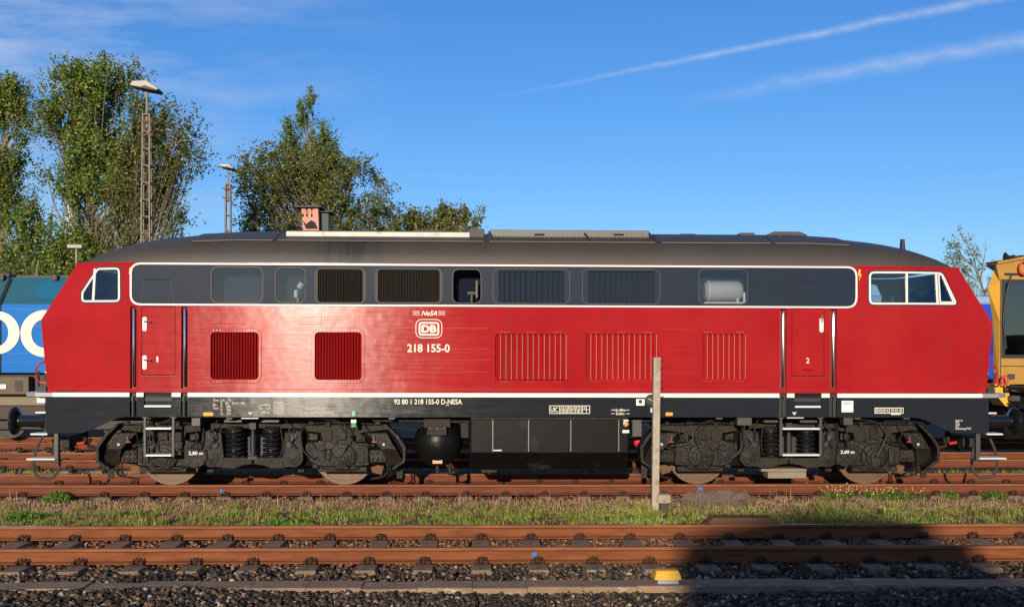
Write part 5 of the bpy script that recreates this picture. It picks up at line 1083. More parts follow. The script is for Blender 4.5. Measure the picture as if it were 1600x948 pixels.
# ------------------------------------------------------------------ yellow machine at right
YY = 3.9 - 1.45
ym = empty('track_machine', (12, 3.9, 0), 'yellow track maintenance machine with angled cab front and big window at the right edge', 'rail vehicle')
YEL = mat('machine_yellow', (.85, .43, .04), .5, var=.12, vscale=2); YEL_SHADED = mat('machine_yellow_shaded', (.40, .21, .03), .6, var=.25, vscale=3); MGL = glass_mat('machine_glass', (.12, .13, .14), .12)  # darker ochre copy of the yellow paints shade onto cab side and roof
YF = YY + .20                                         # the angled front corner runs back to here
def yp(u, v, Y): x, z = P(u, v, Y); return (x, Y, z)
sidepts = [(1561, 600), (1561.5, 500), (1562.5, 440), (1557, 413.5)]
frontpts = [(1553, 600), (1551, 500), (1544, 452), (1556, 412)]
xr = 26
A = [yp(u, v, YY) for u, v in sidepts]; Bf = [yp(u, v, YF) for u, v in frontpts]
zr = P(1640, 399, YY)[1]
# side wall with window opening
wo = [P(u, v, YY) for u, v in ((1566, 558), (1626, 558), (1626, 438), (1566.5, 438))]
sw = [(a[0], a[2]) for a in A]; outer = [sw[0], (xr, sw[0][1]), (xr, zr + .1), (P(1640, 399, YY)[0], zr), sw[3], sw[2], sw[1]]
loc(plate('cab_side', outer, [wo], YY, .04, YEL_SHADED, ym), ym)
wf = loc(plate('cab_window', inset(wo, -.02), [inset(wo, .05)], YY - .01, .05, BLACK, ym), ym)
loc(plate('pane', inset(wo, .04), [], YY + .005, .006, MGL, wf), ym)
mb = MB(); mb.add(A + Bf, [(0, 1, 5, 4), (1, 2, 6, 5), (2, 3, 7, 6)]); B(mb, 'cab_corner', YEL, ym)
Bb = [yp(u + 10, v, YF + 2.3) for u, v in frontpts]; mb = MB(); mb.add(Bf + Bb, [(0, 1, 5, 4), (1, 2, 6, 5), (2, 3, 7, 6)]); B(mb, 'cab_front', YEL, ym)
mb = MB(); r0 = (A[3][0], YY - .05, A[3][2] + .01); r1 = (P(1640, 398, YY)[0], YY - .05, zr + .02)
mb.add([r0, r1, (r1[0], YY + 2.7, r1[2]), (Bb[3][0], YY + 2.7, r0[2]), (r0[0], r0[1], r0[2] + .05), (r1[0], r1[1], r1[2] + .05), (r1[0], YY + 2.7, r1[2] + .05), (Bb[3][0], YY + 2.7, r0[2] + .05), (xr, YY - .05, zr + .1), (xr, YY + 2.7, zr + .1), (xr, YY - .05, zr + .15), (xr, YY + 2.7, zr + .15)],
       [(0, 1, 5, 4), (4, 5, 6, 7), (0, 4, 7, 3), (3, 2, 1, 0), (1, 8, 10, 5), (5, 10, 11, 6), (1, 2, 9, 8)]); B(mb, 'cab_roof', YEL_SHADED, ym)
B(MB().box(Bb[3][0] + .2, xr, YY + 2.6, YY + 2.64, A[0][2], zr), 'cab_rear_wall', YEL_SHADED, ym)
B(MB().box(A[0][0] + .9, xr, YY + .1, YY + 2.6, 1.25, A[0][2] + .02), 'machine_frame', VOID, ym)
x0, z0 = P(1586, 490, YY + .4); B(MB().box(x0, x0 + .5, YY + .4, YY + .45, z0 - .32, z0), 'sun_blind', mat('blind_grey', (.5, .47, .44), .7), ym)
B(MB().tube([yp(1572, 545, YY - .03), yp(1567, 500, YY - .04), yp(1574, 455, YY - .04), yp(1580, 430, YY - .04)], .018), 'wiper', BLACK, ym)
B(MB().tube([yp(1557, 447, YY + .3), yp(1562, 450, YY + .05), yp(1560, 480, YY + .05), yp(1558, 496, YY + .3)], .018), 'grab_handle', YEL_SHADED, ym)
x0, y0, z0 = yp(1597, 402, YY + .5); B(MB().lathe((x0, y0, z0), (-1, 0, 0), [(-.1, .04), (.05, .035), (.15, .03), (.16, .05), (.2, .05), (.21, .03), (.28, .04), (.34, .09), (.35, .10)], 20), 'horn', BLACK, ym, smooth=True)
B(MB().box(x0 - .05, x0 + .12, y0 - .08, y0 + .08, z0 - .14, z0 + .04), 'horn_bracket', GREY, ym)
x0, y0, z0 = yp(1600, 419, YY - .1); n = 20; B(MB().tube([(x0 + .09 * math.cos(t), y0, z0 + .13 * math.sin(t)) for t in np.linspace(0, 2 * math.pi, n)], .02), 'red_lamp_ring', REDMARK, ym)
a = [P(u, v, YY) for u, v in ((1553, 600), (1577, 600), (1577, 612), (1577, 634), (1571, 634), (1556, 616))]; B(MB().prism(a, YY, YY + .5), 'frame_bracket', YEL, ym)
x0, x1 = P(1577, 600, YY)[0], P(1640, 600, YY)[0]; B(MB().tube([yp(1573, 606, YY - .2), yp(1600, 608, YY - .2), yp(1640, 607, YY - .2)], .06), 'hydraulic_pipe', SPRING, ym)
for u in (1562, 1571):
    x0, y0, z0 = yp(u, 594, YY - .2); B(MB().tube([(x0 + .06 * math.cos(t), y0, z0 + .09 * math.sin(t)) for t in np.linspace(0, 2 * math.pi, 16)], .018), 'red_hose_ring', REDMARK, ym)
x0, z0 = P(1590, 570, YY); B(MB().box(x0 - .35, xr, YY - .012, YY - .001, z0 - .03, z0 - .015), 'panel_seam', BLACK, ym)
for u in (1563.5,): x0, z1 = P(u, 436, YY); B(MB().box(x0 - .006, x0 + .006, YY - .01, YY - .001, A[0][2], z1), 'corner_seam', BLACK, ym)
x0, y0, z0 = yp(1580, 588, YY - .03); B(MB().box(x0 - .06, x0 + .06, y0 - .03, y0 + .03, z0 - .05, z0 + .05), 'marker_lamp', GREY, ym)
x0, y0, z0 = yp(1570, 428, YY - .02); B(MB().box(x0, x0 + 1.2, y0 - .02, y0 + .02, z0 - .02, z0 + .02), 'rain_strip', BLACK, ym)
B(MB().tube([yp(1577, 628, YY - .1), yp(1588, 640, YY - .12), yp(1600, 632, YY - .1), yp(1618, 640, YY - .1)], .03), 'brake_hose', SPRING, ym)
B(MB().box(P(1578, 620, YY - .1)[0], P(1592, 620, YY - .1)[0], YY - .15, YY + .2, P(1580, 626, YY - .1)[1], P(1580, 618, YY - .1)[1]), 'valve_box', GREY, ym)
for xx in (14, 16.5, 22): B(MB().lathe((xx, 3.9 - .8, .4), (0, 1, 0), [(0, .1), (0, .4), (.13, .4), (.13, .1)], 24), 'wheel', WHEEL, ym)
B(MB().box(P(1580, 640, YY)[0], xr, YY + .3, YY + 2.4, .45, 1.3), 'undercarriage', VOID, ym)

# ------------------------------------------------------------------ post, stone, soil, plants
YP = -2.15
po = empty('marker_post', (P(1023, 795, YP)[0], YP, -.25), 'weathered pale concrete post standing in the grass in front of the red locomotive', 'post')
POST = mat('weathered_post', (.40, .34, .25), .85, var=.3, vscale=10, c2=(.2, .16, .11), c2amt=.3, c2scale=6, bump=.006, bscale=40)
(xa, za), (xb, zb) = P(1023.3, 798, YP), P(1026.3, 558, YP); mb = MB(); hw = .054
mb.add([(xa - hw, YP - hw, za - .1), (xa + hw, YP - hw, za - .1), (xa + hw, YP + hw, za - .1), (xa - hw, YP + hw, za - .1), (xb - hw, YP - hw, zb), (xb + hw, YP - hw, zb), (xb + hw, YP + hw, zb), (xb - hw, YP + hw, zb)], [(0, 1, 5, 4), (1, 2, 6, 5), (2, 3, 7, 6), (3, 0, 4, 7), (4, 5, 6, 7), (0, 3, 2, 1)])
loc(mb.build('shaft', POST, po, bevel=.012), po)
mb = MB()
for v in (564, 597, 620): x, z = P(1031, v, YP); mb.tube([(x - .01, YP, z), (x + .05, YP, z), (x + .06, YP, z + .02)], .007, 5)
loc(mb.build('wire_hooks', BLACK, po), po)
x0, z0 = P(1027, 797, YP - .1); x1, z1 = P(1048, 772, YP - .1)
sb_ = empty('base_stone', (x0, YP, -.25), 'mossy pale stone block with a dark hollow beside the foot of the post', 'stone')
mb = MB().box(x0, x1, YP - .12, YP + .1, (z0 + z1) / 2 - .02, z1); o = loc(mb.build('block_top', mat('mossy_stone', (.36, .31, .22), .9, c2=(.12, .13, .05), c2amt=.4, c2scale=12, bump=.01), sb_, bevel=.03), sb_)
mb = MB().box(x0 + .05, x1 - .03, YP - .1, YP + .08, z0 - .05, (z0 + z1) / 2 - .021); loc(mb.build('hollow_fill', mat('hollow_shade', (.07, .055, .035), .9, bump=.01), sb_, bevel=.02), sb_)  # solid dark block stands in for the shade inside the hollow
# soil heap
bm = bmesh.new(); bmesh.ops.create_icosphere(bm, subdivisions=5, radius=1); (x0, z0) = P(1122, 772, -1.5)
for v in bm.verts:
    nn = mnoise.fractal(v.co * 3.5, 1, 2, 5); v.co = Vector((v.co.x * .62 * (1 + .25 * nn), v.co.y * .30, v.co.z * .19 * (1 + .5 * nn))) + v.co.normalized() * .035 * mnoise.noise(v.co * 14)
me = bpy.data.meshes.new('soil_heap'); bm.to_mesh(me); bm.free()
o = link(me, 'soil_heap', mat('dry_soil', (.15, .105, .075), .95, var=.5, vscale=30, bump=.02, bscale=40), smooth=False); o.location = (x0, -1.35, -.24); tag(o, 'low heap of dry brown soil against the rail, right of the post', 'soil heap')

def blades(name, label, cat, m, n, area, h0, h1, w, keep=None, bend=.35, kind='stuff', tuft=None, zoff=0):
    x = rng.uniform(area[0], area[1], n); y = rng.uniform(area[2], area[3], n)
    if tuft:
        k = max(1, n // tuft); cx, cy = rng.uniform(area[0], area[1], k), rng.uniform(area[2], area[3], k); ii = rng.integers(0, k, n); x = cx[ii] + rng.normal(0, .035, n); y = cy[ii] + rng.normal(0, .03, n)
    if keep is not None: q = keep(x, y); x, y = x[q], y[q]
    n = len(x); z = np.array([gz(a, b) for a, b in zip(x, y)]) - .01 + zoff; h = rng.uniform(h0, h1, n) * rng.uniform(.6, 1.1, n); a = rng.uniform(0, 2 * np.pi, n); bd = rng.uniform(.05, bend, n) * h * 1.5
    base = np.stack([x, y, z], 1); side = np.stack([np.cos(a), np.sin(a), 0 * a], 1) * (w * rng.uniform(.6, 1.3, n))[:, None]; dirn = np.stack([np.cos(a + 1.7), np.sin(a + 1.7), 0 * a], 1)
    up = np.array([0, 0, 1.]); mid = base + up * (h * .6)[:, None] + dirn * (bd * .35)[:, None]; tip = base + up * (h * .97)[:, None] + dirn * bd[:, None]
    V = np.stack([base - side, base + side, mid + side * .7, mid - side * .7, tip + side * .08, tip - side * .08], 1).reshape(-1, 3)
    i = np.arange(n) * 6; Fc = np.concatenate([np.stack([i, i + 1, i + 2, i + 3], 1), np.stack([i + 3, i + 2, i + 4, i + 5], 1)])
    return tag(npmesh(name, V, Fc, m), label, cat, kind=kind)
GR = island_mat('green_grass', [(0, (0.114, 0.180, 0.020)), (.5, (0.260, 0.360, 0.040)), (.8, (0.455, 0.510, 0.092)), (1, (0.683, 0.600, 0.211))], .7, .35, noise_mix=((.30, .21, .10), 1.4, .52, .70))
DRY = island_mat('dry_grass', [(0, (0.312, 0.173, 0.089)), (.5, (0.562, 0.331, 0.177)), (.8, (0.719, 0.461, 0.253)), (1, (0.860, 0.662, 0.380))], .8, .3, noise_mix=((.16, .19, .04), 1.1, .58, .72))
LUSH = island_mat('lush_weed', [(0, (0.055, 0.126, 0.010)), (.6, (0.110, 0.234, 0.030)), (1, (0.242, 0.360, 0.070))], .6, .3)
def nz1(x, y, s, k=0): return np.array([mnoise.noise(Vector((a * s, b * s, k))) for a, b in zip(x, y)])
blades('green_grass_strip', 'green grass strip between the front track and the locomotive track', 'grass', GR, 95000, (-9, 10, -4.45, -1.3), .025, .075, .0045, keep=lambda x, y: (nz1(x, y, 1.6, 9) > -.28) & (y < -2.05 + .45 * nz1(x, y, .9)) | (rng.random(len(x)) < .16) & (rng.random(len(x)) < .9), tuft=14)
blades('dry_grass_strip', 'dry brown grass beside the near rail of the locomotive track', 'grass', DRY, 75000, (-9.5, 10, -4.4, -.92), .02, .07, .0042, keep=lambda x, y: (y > -2.45 + .4 * nz1(x, y, .7, 5)) | (rng.random(len(x)) < .22), tuft=6)
blades('tall_stems', 'thin straw coloured stems standing above the grass by the rail', 'grass', DRY, 700, (-9.5, 10, -2.6, -.9), .12, .26, .0030, bend=.15)
blades('tall_grass', 'taller tufts of green grass blades in the grass strip', 'grass', GR, 7500, (-9, 9.5, -4.35, -1.7), .08, .17, .0055, tuft=40, bend=.6)
blades('far_grass', 'grass behind the locomotive track under the buffers', 'grass', GR, 16000, (-14, 16, 1.25, 2.7), .04, .13, .007, tuft=8)
def weed(u, v, z, w, h, nleaf, label, m=LUSH, nm='weed'):
    x0, y0 = PG(u, v, z); z0 = gz(x0, y0); n = nleaf; t = rng.uniform(0, 2 * np.pi, n); r = w * np.sqrt(rng.random(n)); hh = h * rng.random(n) * (1 - (r / w) ** 2 * .6)
    c = np.stack([x0 + r * np.cos(t), y0 + r * .7 * np.sin(t), z0 + hh + .01], 1); s_ = rng.uniform(.012, .028, n)
    d1 = rng.normal(0, 1, (n, 3)); d1 /= np.linalg.norm(d1, axis=1)[:, None]; d2 = np.cross(d1, rng.normal(0, 1, (n, 3))); d2 /= np.linalg.norm(d2, axis=1)[:, None]
    V = np.stack([c - d1 * s_[:, None], c + d2 * s_[:, None] * .6, c + d1 * s_[:, None], c - d2 * s_[:, None] * .6], 1).reshape(-1, 3)
    return tag(npmesh(nm, V, np.arange(n * 4).reshape(-1, 4), m), label, 'plant')
weed(90, 784, -.24, .22, .15, 900, 'round bright green leafy weed in the dry grass at far left'); weed(160, 775, -.24, .1, .13, 250, 'small leafy weed by the rail under the left bogie')
weed(40, 812, -.24, .3, .09, 800, 'flat patch of green weed at the left edge near the front track'); weed(450, 818, -.24, .35, .06, 700, 'low creeping weed at the grass edge below the left bogie')
for i, (u, v, w, n, lab) in enumerate(((1290, 777, .25, 700, 'flowering weed patch nearest the post, under the right ladder'), (1345, 777, .35, 1100, 'largest yellow flowered weed patch under the rightmost wheel'), (1400, 780, .3, 800, 'yellow flowered weed patch just right of the rightmost wheel'), (1480, 779, .2, 400, 'small weed patch below the right end of the black frame'), (1545, 778, .3, 700, 'weed patch below the right corner step'))):
    weed(u, v, -.24, w, .13, n, lab)
x, y = PG(1345, 778, -.24); n = 230; xx = rng.uniform(PG(1270, 778, -.24)[0], PG(1440, 778, -.24)[0], n); yy = rng.normal(y, .16, n); zz = rng.uniform(-.16, -.02, n)
p = np.stack([xx, yy, zz], 1); o = stones('flower_heads', 'tiny pale yellow flower heads over the green weeds at right', island_mat('pale_yellow_petals', [(0, (.55, .5, .12)), (1, (.75, .72, .35))]), p, rng.uniform(.009, .018, n)); o['category'] = 'flowers'

blades('flower_stems', 'thin green stems carrying the yellow flower heads at right', 'flowers', LUSH, 900, (PG(1270, 778, -.24)[0], PG(1440, 778, -.24)[0], y - .3, y + .3), .08, .2, .003, bend=.1)
# ------------------------------------------------------------------ trees
BARK = mat('grey_brown_bark', (.20, .15, .095), .9, var=.35, vscale=6, bump=.02, bscale=8)
def inpoly(x, z, poly):
    c = False; n = len(poly)
    for i in range(n):
        (x1, z1), (x2, z2) = poly[i], poly[(i + 1) % n]
        if (z1 > z) != (z2 > z) and x < (x2 - x1) * (z - z1) / (z2 - z1) + x1: c = not c
    return c
def tree(name, label, Y, env, trunk_u, nclu, nleaf, leaf, leafm, clr=.45, rise=.5, upright=1.6, depth=None, branch=.5, group=None, tr=.16, droop=False, seed=1, base_v=None, leaf_asp=.7):
    rn = random.Random(seed); rg = np.random.default_rng(seed)
    poly = [P(u, v, Y) for u, v in env]; xs_ = [p[0] for p in poly]; zs_ = [p[1] for p in poly]; x0, x1, z0, z1 = min(xs_), max(xs_), min(zs_), max(zs_)
    tx = P(trunk_u, 500, Y)[0]; root = empty(name, (tx, Y, -.25), label, 'tree', group); dep = depth or (x1 - x0) * .35
    cl = []
    while len(cl) < nclu:
        x, z = rn.uniform(x0, x1), rn.uniform(z0, z1)
        if mnoise.noise(Vector((x * .55, z * .40, seed))) < (-.32 if droop or 'maple' in name else -.12): continue
        if inpoly(x, z, poly): cl.append(Vector((x, Y + rn.gauss(0, dep * .45), z)))
    mb = MB(); ht = z1 + .25
    tp = [Vector((tx + .12 * math.sin(i * 1.3 + seed), Y + .1 * math.cos(i * 1.7), -.35 + ht * .93 * i / 12)) for i in range(13)]
    mb.tube(tp, [tr * (1 - .9 * i / 12) ** .8 + .015 for i in range(13)], 8)
    for c in cl:
        if rn.random() > branch: continue
        hz = max(.8, c.z - abs(c.x - tx) * upright - rn.uniform(.2, 1.2)); hz = min(hz, ht * .9); i = (hz + .35) / (ht * .93) * 12; i0 = int(min(11, max(0, i))); a = tp[i0].lerp(tp[i0 + 1], min(1, max(0, i - i0)))
        m_ = a.lerp(c, .5) + Vector(((c.x - a.x) * .12, (c.y - a.y) * .12, -(c.z - a.z) * .12)); mb.tube([a, a.lerp(m_, .5) , m_, m_.lerp(c, .5) + Vector((0, 0, .03)), c], [.045, .036, .026, .018, .008], 4, caps=False)
    loc(mb.build('trunk', BARK, root, smooth=True), root)
    C = np.array([c[:] for c in cl]); size = rg.uniform(.55, 1.35, nclu); lowf = np.clip(.55 + .6 * (C[:, 2] - z0) / (z1 - z0), .4, 1.0) if not droop else np.ones(nclu); cnt = (nleaf * lowf * rg.uniform(.6, 1.4, nclu)).astype(int); ii = np.repeat(np.arange(nclu), cnt); n = len(ii)
    off = rg.normal(0, 1, (n, 3)) * np.array([clr, clr, clr * rise])[None] * size[ii][:, None] * .6
    if droop: off[:, 2] = -np.abs(off[:, 2]) * 1.2
    # sub-twigs: pull leaves towards a few short lines so that gaps open up
    k = 5; tw = rg.normal(0, 1, (nclu, k, 3)) * (.34 if not droop else .8)
    md = np.stack([(C[:, 0] - tx) * .10, (C[:, 1] - Y) * .10, np.full(nclu, 1.0 if not droop else -.7)], 1); md /= np.linalg.norm(md, axis=1)[:, None]; tw = tw + md[:, None, :]; tw /= np.linalg.norm(tw, axis=2)[:, :, None]
    ti = rg.integers(0, k, n); s_ = rg.random(n) * clr * (2.3 if not droop else 1.6); line = tw[ii, ti] * (s_ * size[ii])[:, None]; sel = rg.random(n) < .9
    off = np.where(sel[:, None], line + rg.normal(0, leaf * .9, (n, 3)), off)
    if not droop: off[:, 2] -= clr * 1.5 * size[ii]
    c = C[ii] + off; L = leaf * rg.uniform(.6, 1.25, n)
    d1 = rg.normal(0, 1, (n, 3)); d1 /= np.linalg.norm(d1, axis=1)[:, None]; d2 = np.cross(d1, rg.normal(0, 1, (n, 3))); d2 /= np.linalg.norm(d2, axis=1)[:, None]
    V = np.stack([c - d1 * L[:, None], c + d2 * (L * leaf_asp)[:, None], c + d1 * L[:, None], c - d2 * (L * leaf_asp)[:, None]], 1).reshape(-1, 3)
    loc(npmesh('crown', V, np.arange(n * 4).reshape(-1, 4), leafm, root), root)
    return root
LF_P = island_mat('poplar_leaves', [(0, (0.066, 0.111, 0.012)), (.45, (0.142, 0.213, 0.022)), (.8, (0.226, 0.290, 0.042)), (1, (0.528, 0.512, 0.204))], .5, .3, noise_mix=((.12, .095, .03), .35, .55, .75))
LF_D = island_mat('dark_sparse_leaves', [(0, (0.047, 0.072, 0.014)), (.5, (0.104, 0.137, 0.024)), (.85, (0.189, 0.196, 0.042)), (1, (0.452, 0.393, 0.168))], .5, .25, noise_mix=((.11, .08, .03), .5, .55, .72))
LF_B = island_mat('birch_leaves', [(0, (0.056, 0.082, 0.014)), (.5, (0.122, 0.150, 0.024)), (.85, (0.208, 0.205, 0.036)), (1, (0.471, 0.393, 0.156))], .5, .25, noise_mix=((.11, .08, .025), .5, .55, .72))
LF_L = island_mat('pale_poplar_leaves', [(0, (0.072, 0.112, 0.024)), (.5, (0.145, 0.210, 0.048)), (1, (0.290, 0.350, 0.132))], .5, .3)
LF_A = island_mat('autumn_leaves', [(0, (.06, .10, .02)), (.55, (.13, .17, .035)), (.8, (.24, .22, .05)), (.93, (.36, .24, .06)), (1, (.5, .3, .12))], .5, .3)
def TY(D): return CY + D
tree('poplar_tree', 'tall poplar cut off by the left edge of the picture', TY(50), [(-40, 440), (-45, 250), (-30, 150), (5, 128), (20, 118), (35, 130), (40, 170), (30, 250), (18, 330), (26, 440)], 8, 270, 125, .064, LF_P, clr=.5, rise=1.3, upright=2.2, seed=3, tr=.2)
tree('poplar_tree', 'broad bright green poplar with several upright tops behind the nearer lamp mast', TY(50), [(30, 445), (18, 380), (48, 310), (42, 265), (62, 260), (60, 200), (72, 175), (90, 170), (88, 120), (98, 98), (118, 108), (133, 92), (150, 104), (180, 100), (190, 118), (200, 112), (218, 108), (232, 170), (238, 260), (232, 445)], 138, 820, 125, .064, LF_P, clr=.5, rise=1.3, upright=2.4, seed=5, tr=.24, branch=.3)
tree('poplar_tree', 'darker thinner tree with branches fanning out to the right of the nearer lamp mast', TY(48), [(170, 445), (180, 300), (205, 200), (225, 130), (238, 165), (262, 150), (280, 132), (282, 175), (300, 165), (292, 200), (310, 215), (300, 245), (318, 238), (304, 275), (296, 300), (306, 320), (280, 350), (262, 370), (250, 445)], 205, 430, 64, .062, LF_D, clr=.5, rise=1.0, upright=1.6, seed=11, tr=.18, branch=.8)
tree('birch_tree', 'broad dark birch with drooping twigs, in the middle of the trees over the roof', TY(58), [(384, 440), (378, 345), (392, 300), (380, 262), (388, 236), (410, 230), (440, 222), (470, 240), (500, 236), (522, 218), (535, 240), (556, 250), (580, 252), (588, 280), (606, 280), (600, 305), (618, 318), (612, 440)], 500, 640, 95, .066, LF_B, clr=.6, rise=1.0, upright=1.0, seed=17, droop=True, tr=.2, branch=.5)
tree('poplar_tree', 'slim pale poplar top rising out of the broad dark birch', TY(66), [(440, 440), (446, 300), (448, 205), (456, 180), (466, 190), (470, 160), (482, 172), (488, 142), (498, 150), (500, 178), (514, 182), (512, 215), (526, 228), (514, 260), (520, 300), (525, 440)], 486, 330, 95, .072, LF_L, clr=.45, rise=1.6, upright=3, seed=23, tr=.2)
tree('maple_tree', 'low maple top with autumn tinted leaves just left of the roof box', TY(62), [(618, 440), (616, 352), (632, 335), (634, 322), (648, 330), (660, 318), (672, 330), (676, 440)], 645, 75, 70, .095, LF_A, clr=.5, rise=.9, seed=29)
tree('maple_tree', 'low maple top with yellowish leaves, rightmost of the trees over the middle of the roof', TY(62), [(676, 440), (680, 335), (695, 312), (705, 326), (716, 320), (722, 332), (742, 322), (748, 345), (746, 440)], 710, 95, 70, .095, LF_A, clr=.5, rise=.9, seed=31)
def bare_tree(u, Y, ztop, label, seed):
    rn = random.Random(seed); x0 = P(u, 500, Y)[0]; root = empty('sparse_tree', (x0, Y, -.25), label, 'tree'); mb = MB(); tips = []
    def grow(p, d, L, r, lev):
        pts = [p]; n = 4
        for i in range(n):
            d = (d + Vector((rn.gauss(0, .10), rn.gauss(0, .10), rn.gauss(.05, .06)))).normalized(); pts.append(pts[-1] + d * L / n)
        mb.tube(pts, [r * (1 - .5 * i / n) for i in range(n + 1)], 5 if lev < 2 else 4, caps=False)
        if lev >= 4: tips.append(pts[-1]); return
        for k in range(4 if lev else 7):
            t = rn.uniform(.35, 1.0); q = pts[int(t * n * .999)].lerp(pts[min(n, int(t * n * .999) + 1)], .5); a = rn.uniform(0, 2 * math.pi); sp = rn.uniform(.5, .95)
            nd = (d + Vector((math.cos(a) * sp, math.sin(a) * sp, rn.uniform(-.1, .25)))).normalized(); grow(q, nd, L * rn.uniform(.45, .62), r * .5, lev + 1)
        grow(pts[-1], d, L * .55, r * .5, lev + 1)
    grow(Vector((x0, Y, -.3)), Vector((0, 0, 1)), ztop * .62, .15, 0)
    loc(mb.build('trunk', BARK, root), root); T = np.array([t[:] for t in tips]); rg = np.random.default_rng(seed)
    keep = np.array([mnoise.noise(Vector((t.x * .8, t.y * .3, t.z * .8 + 5))) > .02 for t in tips]); T = T[keep]; c = np.repeat(T, 5, 0) + rg.normal(0, .10, (len(T) * 5, 3)); n = len(c); L = .085 * rg.uniform(.5, 1.2, n)
    d1 = rg.normal(0, 1, (n, 3)); d1 /= np.linalg.norm(d1, axis=1)[:, None]; d2 = np.cross(d1, rg.normal(0, 1, (n, 3))); d2 /= np.linalg.norm(d2, axis=1)[:, None]
    V = np.stack([c - d1 * L[:, None], c + d2 * (L * .6)[:, None], c + d1 * L[:, None], c - d2 * (L * .6)[:, None]], 1).reshape(-1, 3); loc(npmesh('crown', V, np.arange(n * 4).reshape(-1, 4), LF_P, root), root)
bare_tree(1562, TY(60), 7.9, 'thin sparse tree with mostly bare branches above the right end of the locomotive', 37)


# undergrowth along the left
tree('bush', 'dense dark bushes behind the blue locomotive at the left edge', TY(44), [(-60, 560), (-60, 395), (0, 385), (60, 400), (130, 385), (200, 400), (300, 395), (330, 560)], 60, 80, 45, .08, LF_D, clr=.6, rise=.9, seed=41)

# ------------------------------------------------------------------ lamp masts
MAST = mat('mast_galvanised', (.24, .22, .17), .6, var=.3, vscale=6); MRUST = mat('mast_rust', (.20, .085, .05), .7); LHEAD = mat('lamp_housing', (.33, .30, .26), .45, var=.15)
def mast(u, Y, vtop_lat, vhead, hw0, hw1, headw, label):
    x, _ = P(u, 300, Y); root = empty('lamp_mast', (x, Y, -.25), label, 'lamp mast')
    zl = P(u, vtop_lat, Y)[1]; k = pxm(Y); wt, wb = hw1 / k, hw0 / k * 1.12; vs = MB()
    for sx in (-1, 1):
        for sy in (-1, 1): vs.tube([(x + sx * wb, Y + sy * wb, -.3), (x + sx * wt, Y + sy * wt, zl)], .032, 4)
    o = loc(vs.build('lattice_legs', MAST, root), root); n = int(zl / .63)
    for i in range(1, n + 1):
        rg_ = MB(); z_ = zl - (i - 1) * .63 - .02; w = wb + (wt - wb) * (z_ / zl)
        for sy in (-1, 1): rg_.box(x - w, x + w, Y + sy * w - .02, Y + sy * w + .02, z_ - .026, z_ + .026)
        for sx in (-1, 1): rg_.box(x + sx * w - .02, x + sx * w + .02, Y - w, Y + w, z_ - .026, z_ + .026)
        loc(rg_.build('lattice_rung', MRUST, root), root)
    zh = P(u, vhead, Y)[1]
    loc(MB().tube([(x, Y, zl - .5), (x, Y, zh)], .04, 8).build('pole', MAST, root), root)
    for dv in (12, 32) if hw0 > 6 else (8, 22):
        z_ = P(u, vtop_lat + dv, Y)[1]; w = wt * 2.2; br = MB().tube([(x - w, Y - .15, z_ + .05), (x - w + .04, Y - .15, z_), (x + w - .04, Y - .15, z_), (x + w, Y - .15, z_ + .05)], .03, 5); loc(br.build('rest_bracket', MRUST, root), root)
    w = headw / k / 2; h = MB(); zt_ = zh + w * .25; ry = .35
    a = [(-1, -.15), (-.85, .45), (.15, .55), (1.0, -.5), (.9, -.75), (-.35, -.35)]
    h.prism([(x + p * w, zt_ + q * w * .55) for p, q in a], Y - ry, Y + ry); hd = loc(h.build('lamp_head', LHEAD, root, bevel=.03), root)
    g = [(-.33, -.40), (.85, -.78), (.95, -.70), (.05, -.12)]; g = [(x + p * w, zt_ + q * w * .55) for p, q in g]; loc(MB().prism(g, Y - ry - .02, Y + ry + .02).build('lamp_glass', BLACK, hd), root)
mast(229, TY(40), 179, 141, 7.6, 5.0, 44, 'tall lattice lamp mast in front of the trees at left, the nearer one')
mast(356.5, TY(44), 288, 264, 5.0, 3.4, 22, 'distant lattice lamp mast standing free against the sky, the farther one')
x, z = P(118, 386, TY(38)); sl = empty('yard_lamp', (x, TY(38), -.25), 'small white box lamp on a thin pole above the nose of the red locomotive', 'lamp'); k = pxm(TY(38))
loc(MB().box(x - 11 / k, x + 12 / k, TY(38) - .15, TY(38) + .15, z - .05, z + .08).build('lamp_head', LHEAD, sl, bevel=.02), sl); loc(MB().tube([(x + .03, TY(38), -.3), (x + .03, TY(38), z)], .03).build('pole', LHEAD, sl), sl)
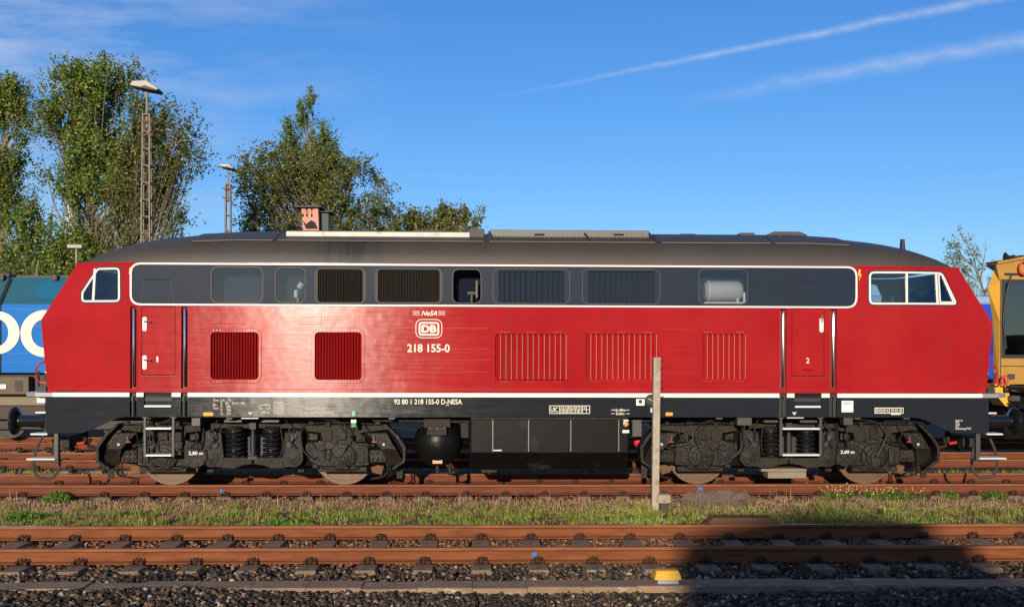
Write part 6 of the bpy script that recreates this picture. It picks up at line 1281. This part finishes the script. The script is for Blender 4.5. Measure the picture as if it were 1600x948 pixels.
x, z = P(110, 285, TY(75)); tag(MB().tube([(x, TY(75), -.3), (x, TY(75), z)], [.40, .20], 14).build('white_chimney', mat('chimney_white', (.7, .68, .64), .6), smooth=True), 'white slender chimney glimpsed through the broad poplar', 'chimney')

# ------------------------------------------------------------------ platform, and unseen buildings added behind the camera for shade and reflection
tag(MB().box(-80, 80, -60, -12.4, -.6, .52).build('platform', mat('platform_paving', (.28, .26, .23), .85, var=.2, vscale=3), bevel=.02), kind='structure')
BRICK = mat('brick_wall', (.20, .09, .06), .85, var=.3, vscale=20)
tz = math.tan(SUN_EL) / math.cos(SUN_AZ); tx = math.tan(SUN_AZ); dist = 38.0
def sh(X, Y, z, d): return X - d * tx, Y - d, z + d * tz     # a point on the way to the sun
xL, yL, zL = sh(1.42, -6.90, -.2, dist)
ps = empty('shade_caster', (xL + 6, yL - 1.5, .52), 'unseen dark brick block added behind the viewer to cast the foreground shade', 'building')  # added caster, set along the sun line to shade the foreground
loc(MB().box(xL, xL + 12, yL - 3, yL - .02, .521, zL - .16).build('wall', BRICK, ps), ps)
loc(MB().box(xL - .0, xL + 12.2, yL - 3.2, yL, zL - .15, zL).build('roof', SOOT, ps, bevel=.01), ps)
xa, _, _ = sh(2.55, 0, 0, dist); zc = sh(0, -4.55, .05, dist + 2.35)[2]
xa -= .25; loc(MB().prism([(xa - .95, zL + .001), (xa + 2.6, zL + .001), (xa + 2.35, zc + .10), (xa + 1.1, zc + .22), (xa + .3, zc + .04), (xa - .5, zc - .16), (xa - .85, zc - .34)], yL - .5, yL - .05).build('shade_outline', SOOT, ps, bevel=.03), ps)  # top outline shaped so its shadow crosses the front rails
sbd = empty('reflection_block', (0, -92, -.25), 'long unseen brick block added far behind the viewer for its reflection', 'building')  # unseen; added for what the loco side and windows reflect
loc(MB().box(-110, 110, -98, -86, -.3, 3.4).build('wall', BRICK, sbd), sbd)
mb = MB()
for i in range(40): mb.box(-100 + i * 5, -98.4 + i * 5, -86.03, -85.97, .8, 2.4)
loc(mb.build('windows', GLASSD, sbd), sbd)
print('verts', sum(len(o.data.vertices) for o in bpy.data.objects if o.type == 'MESH'))
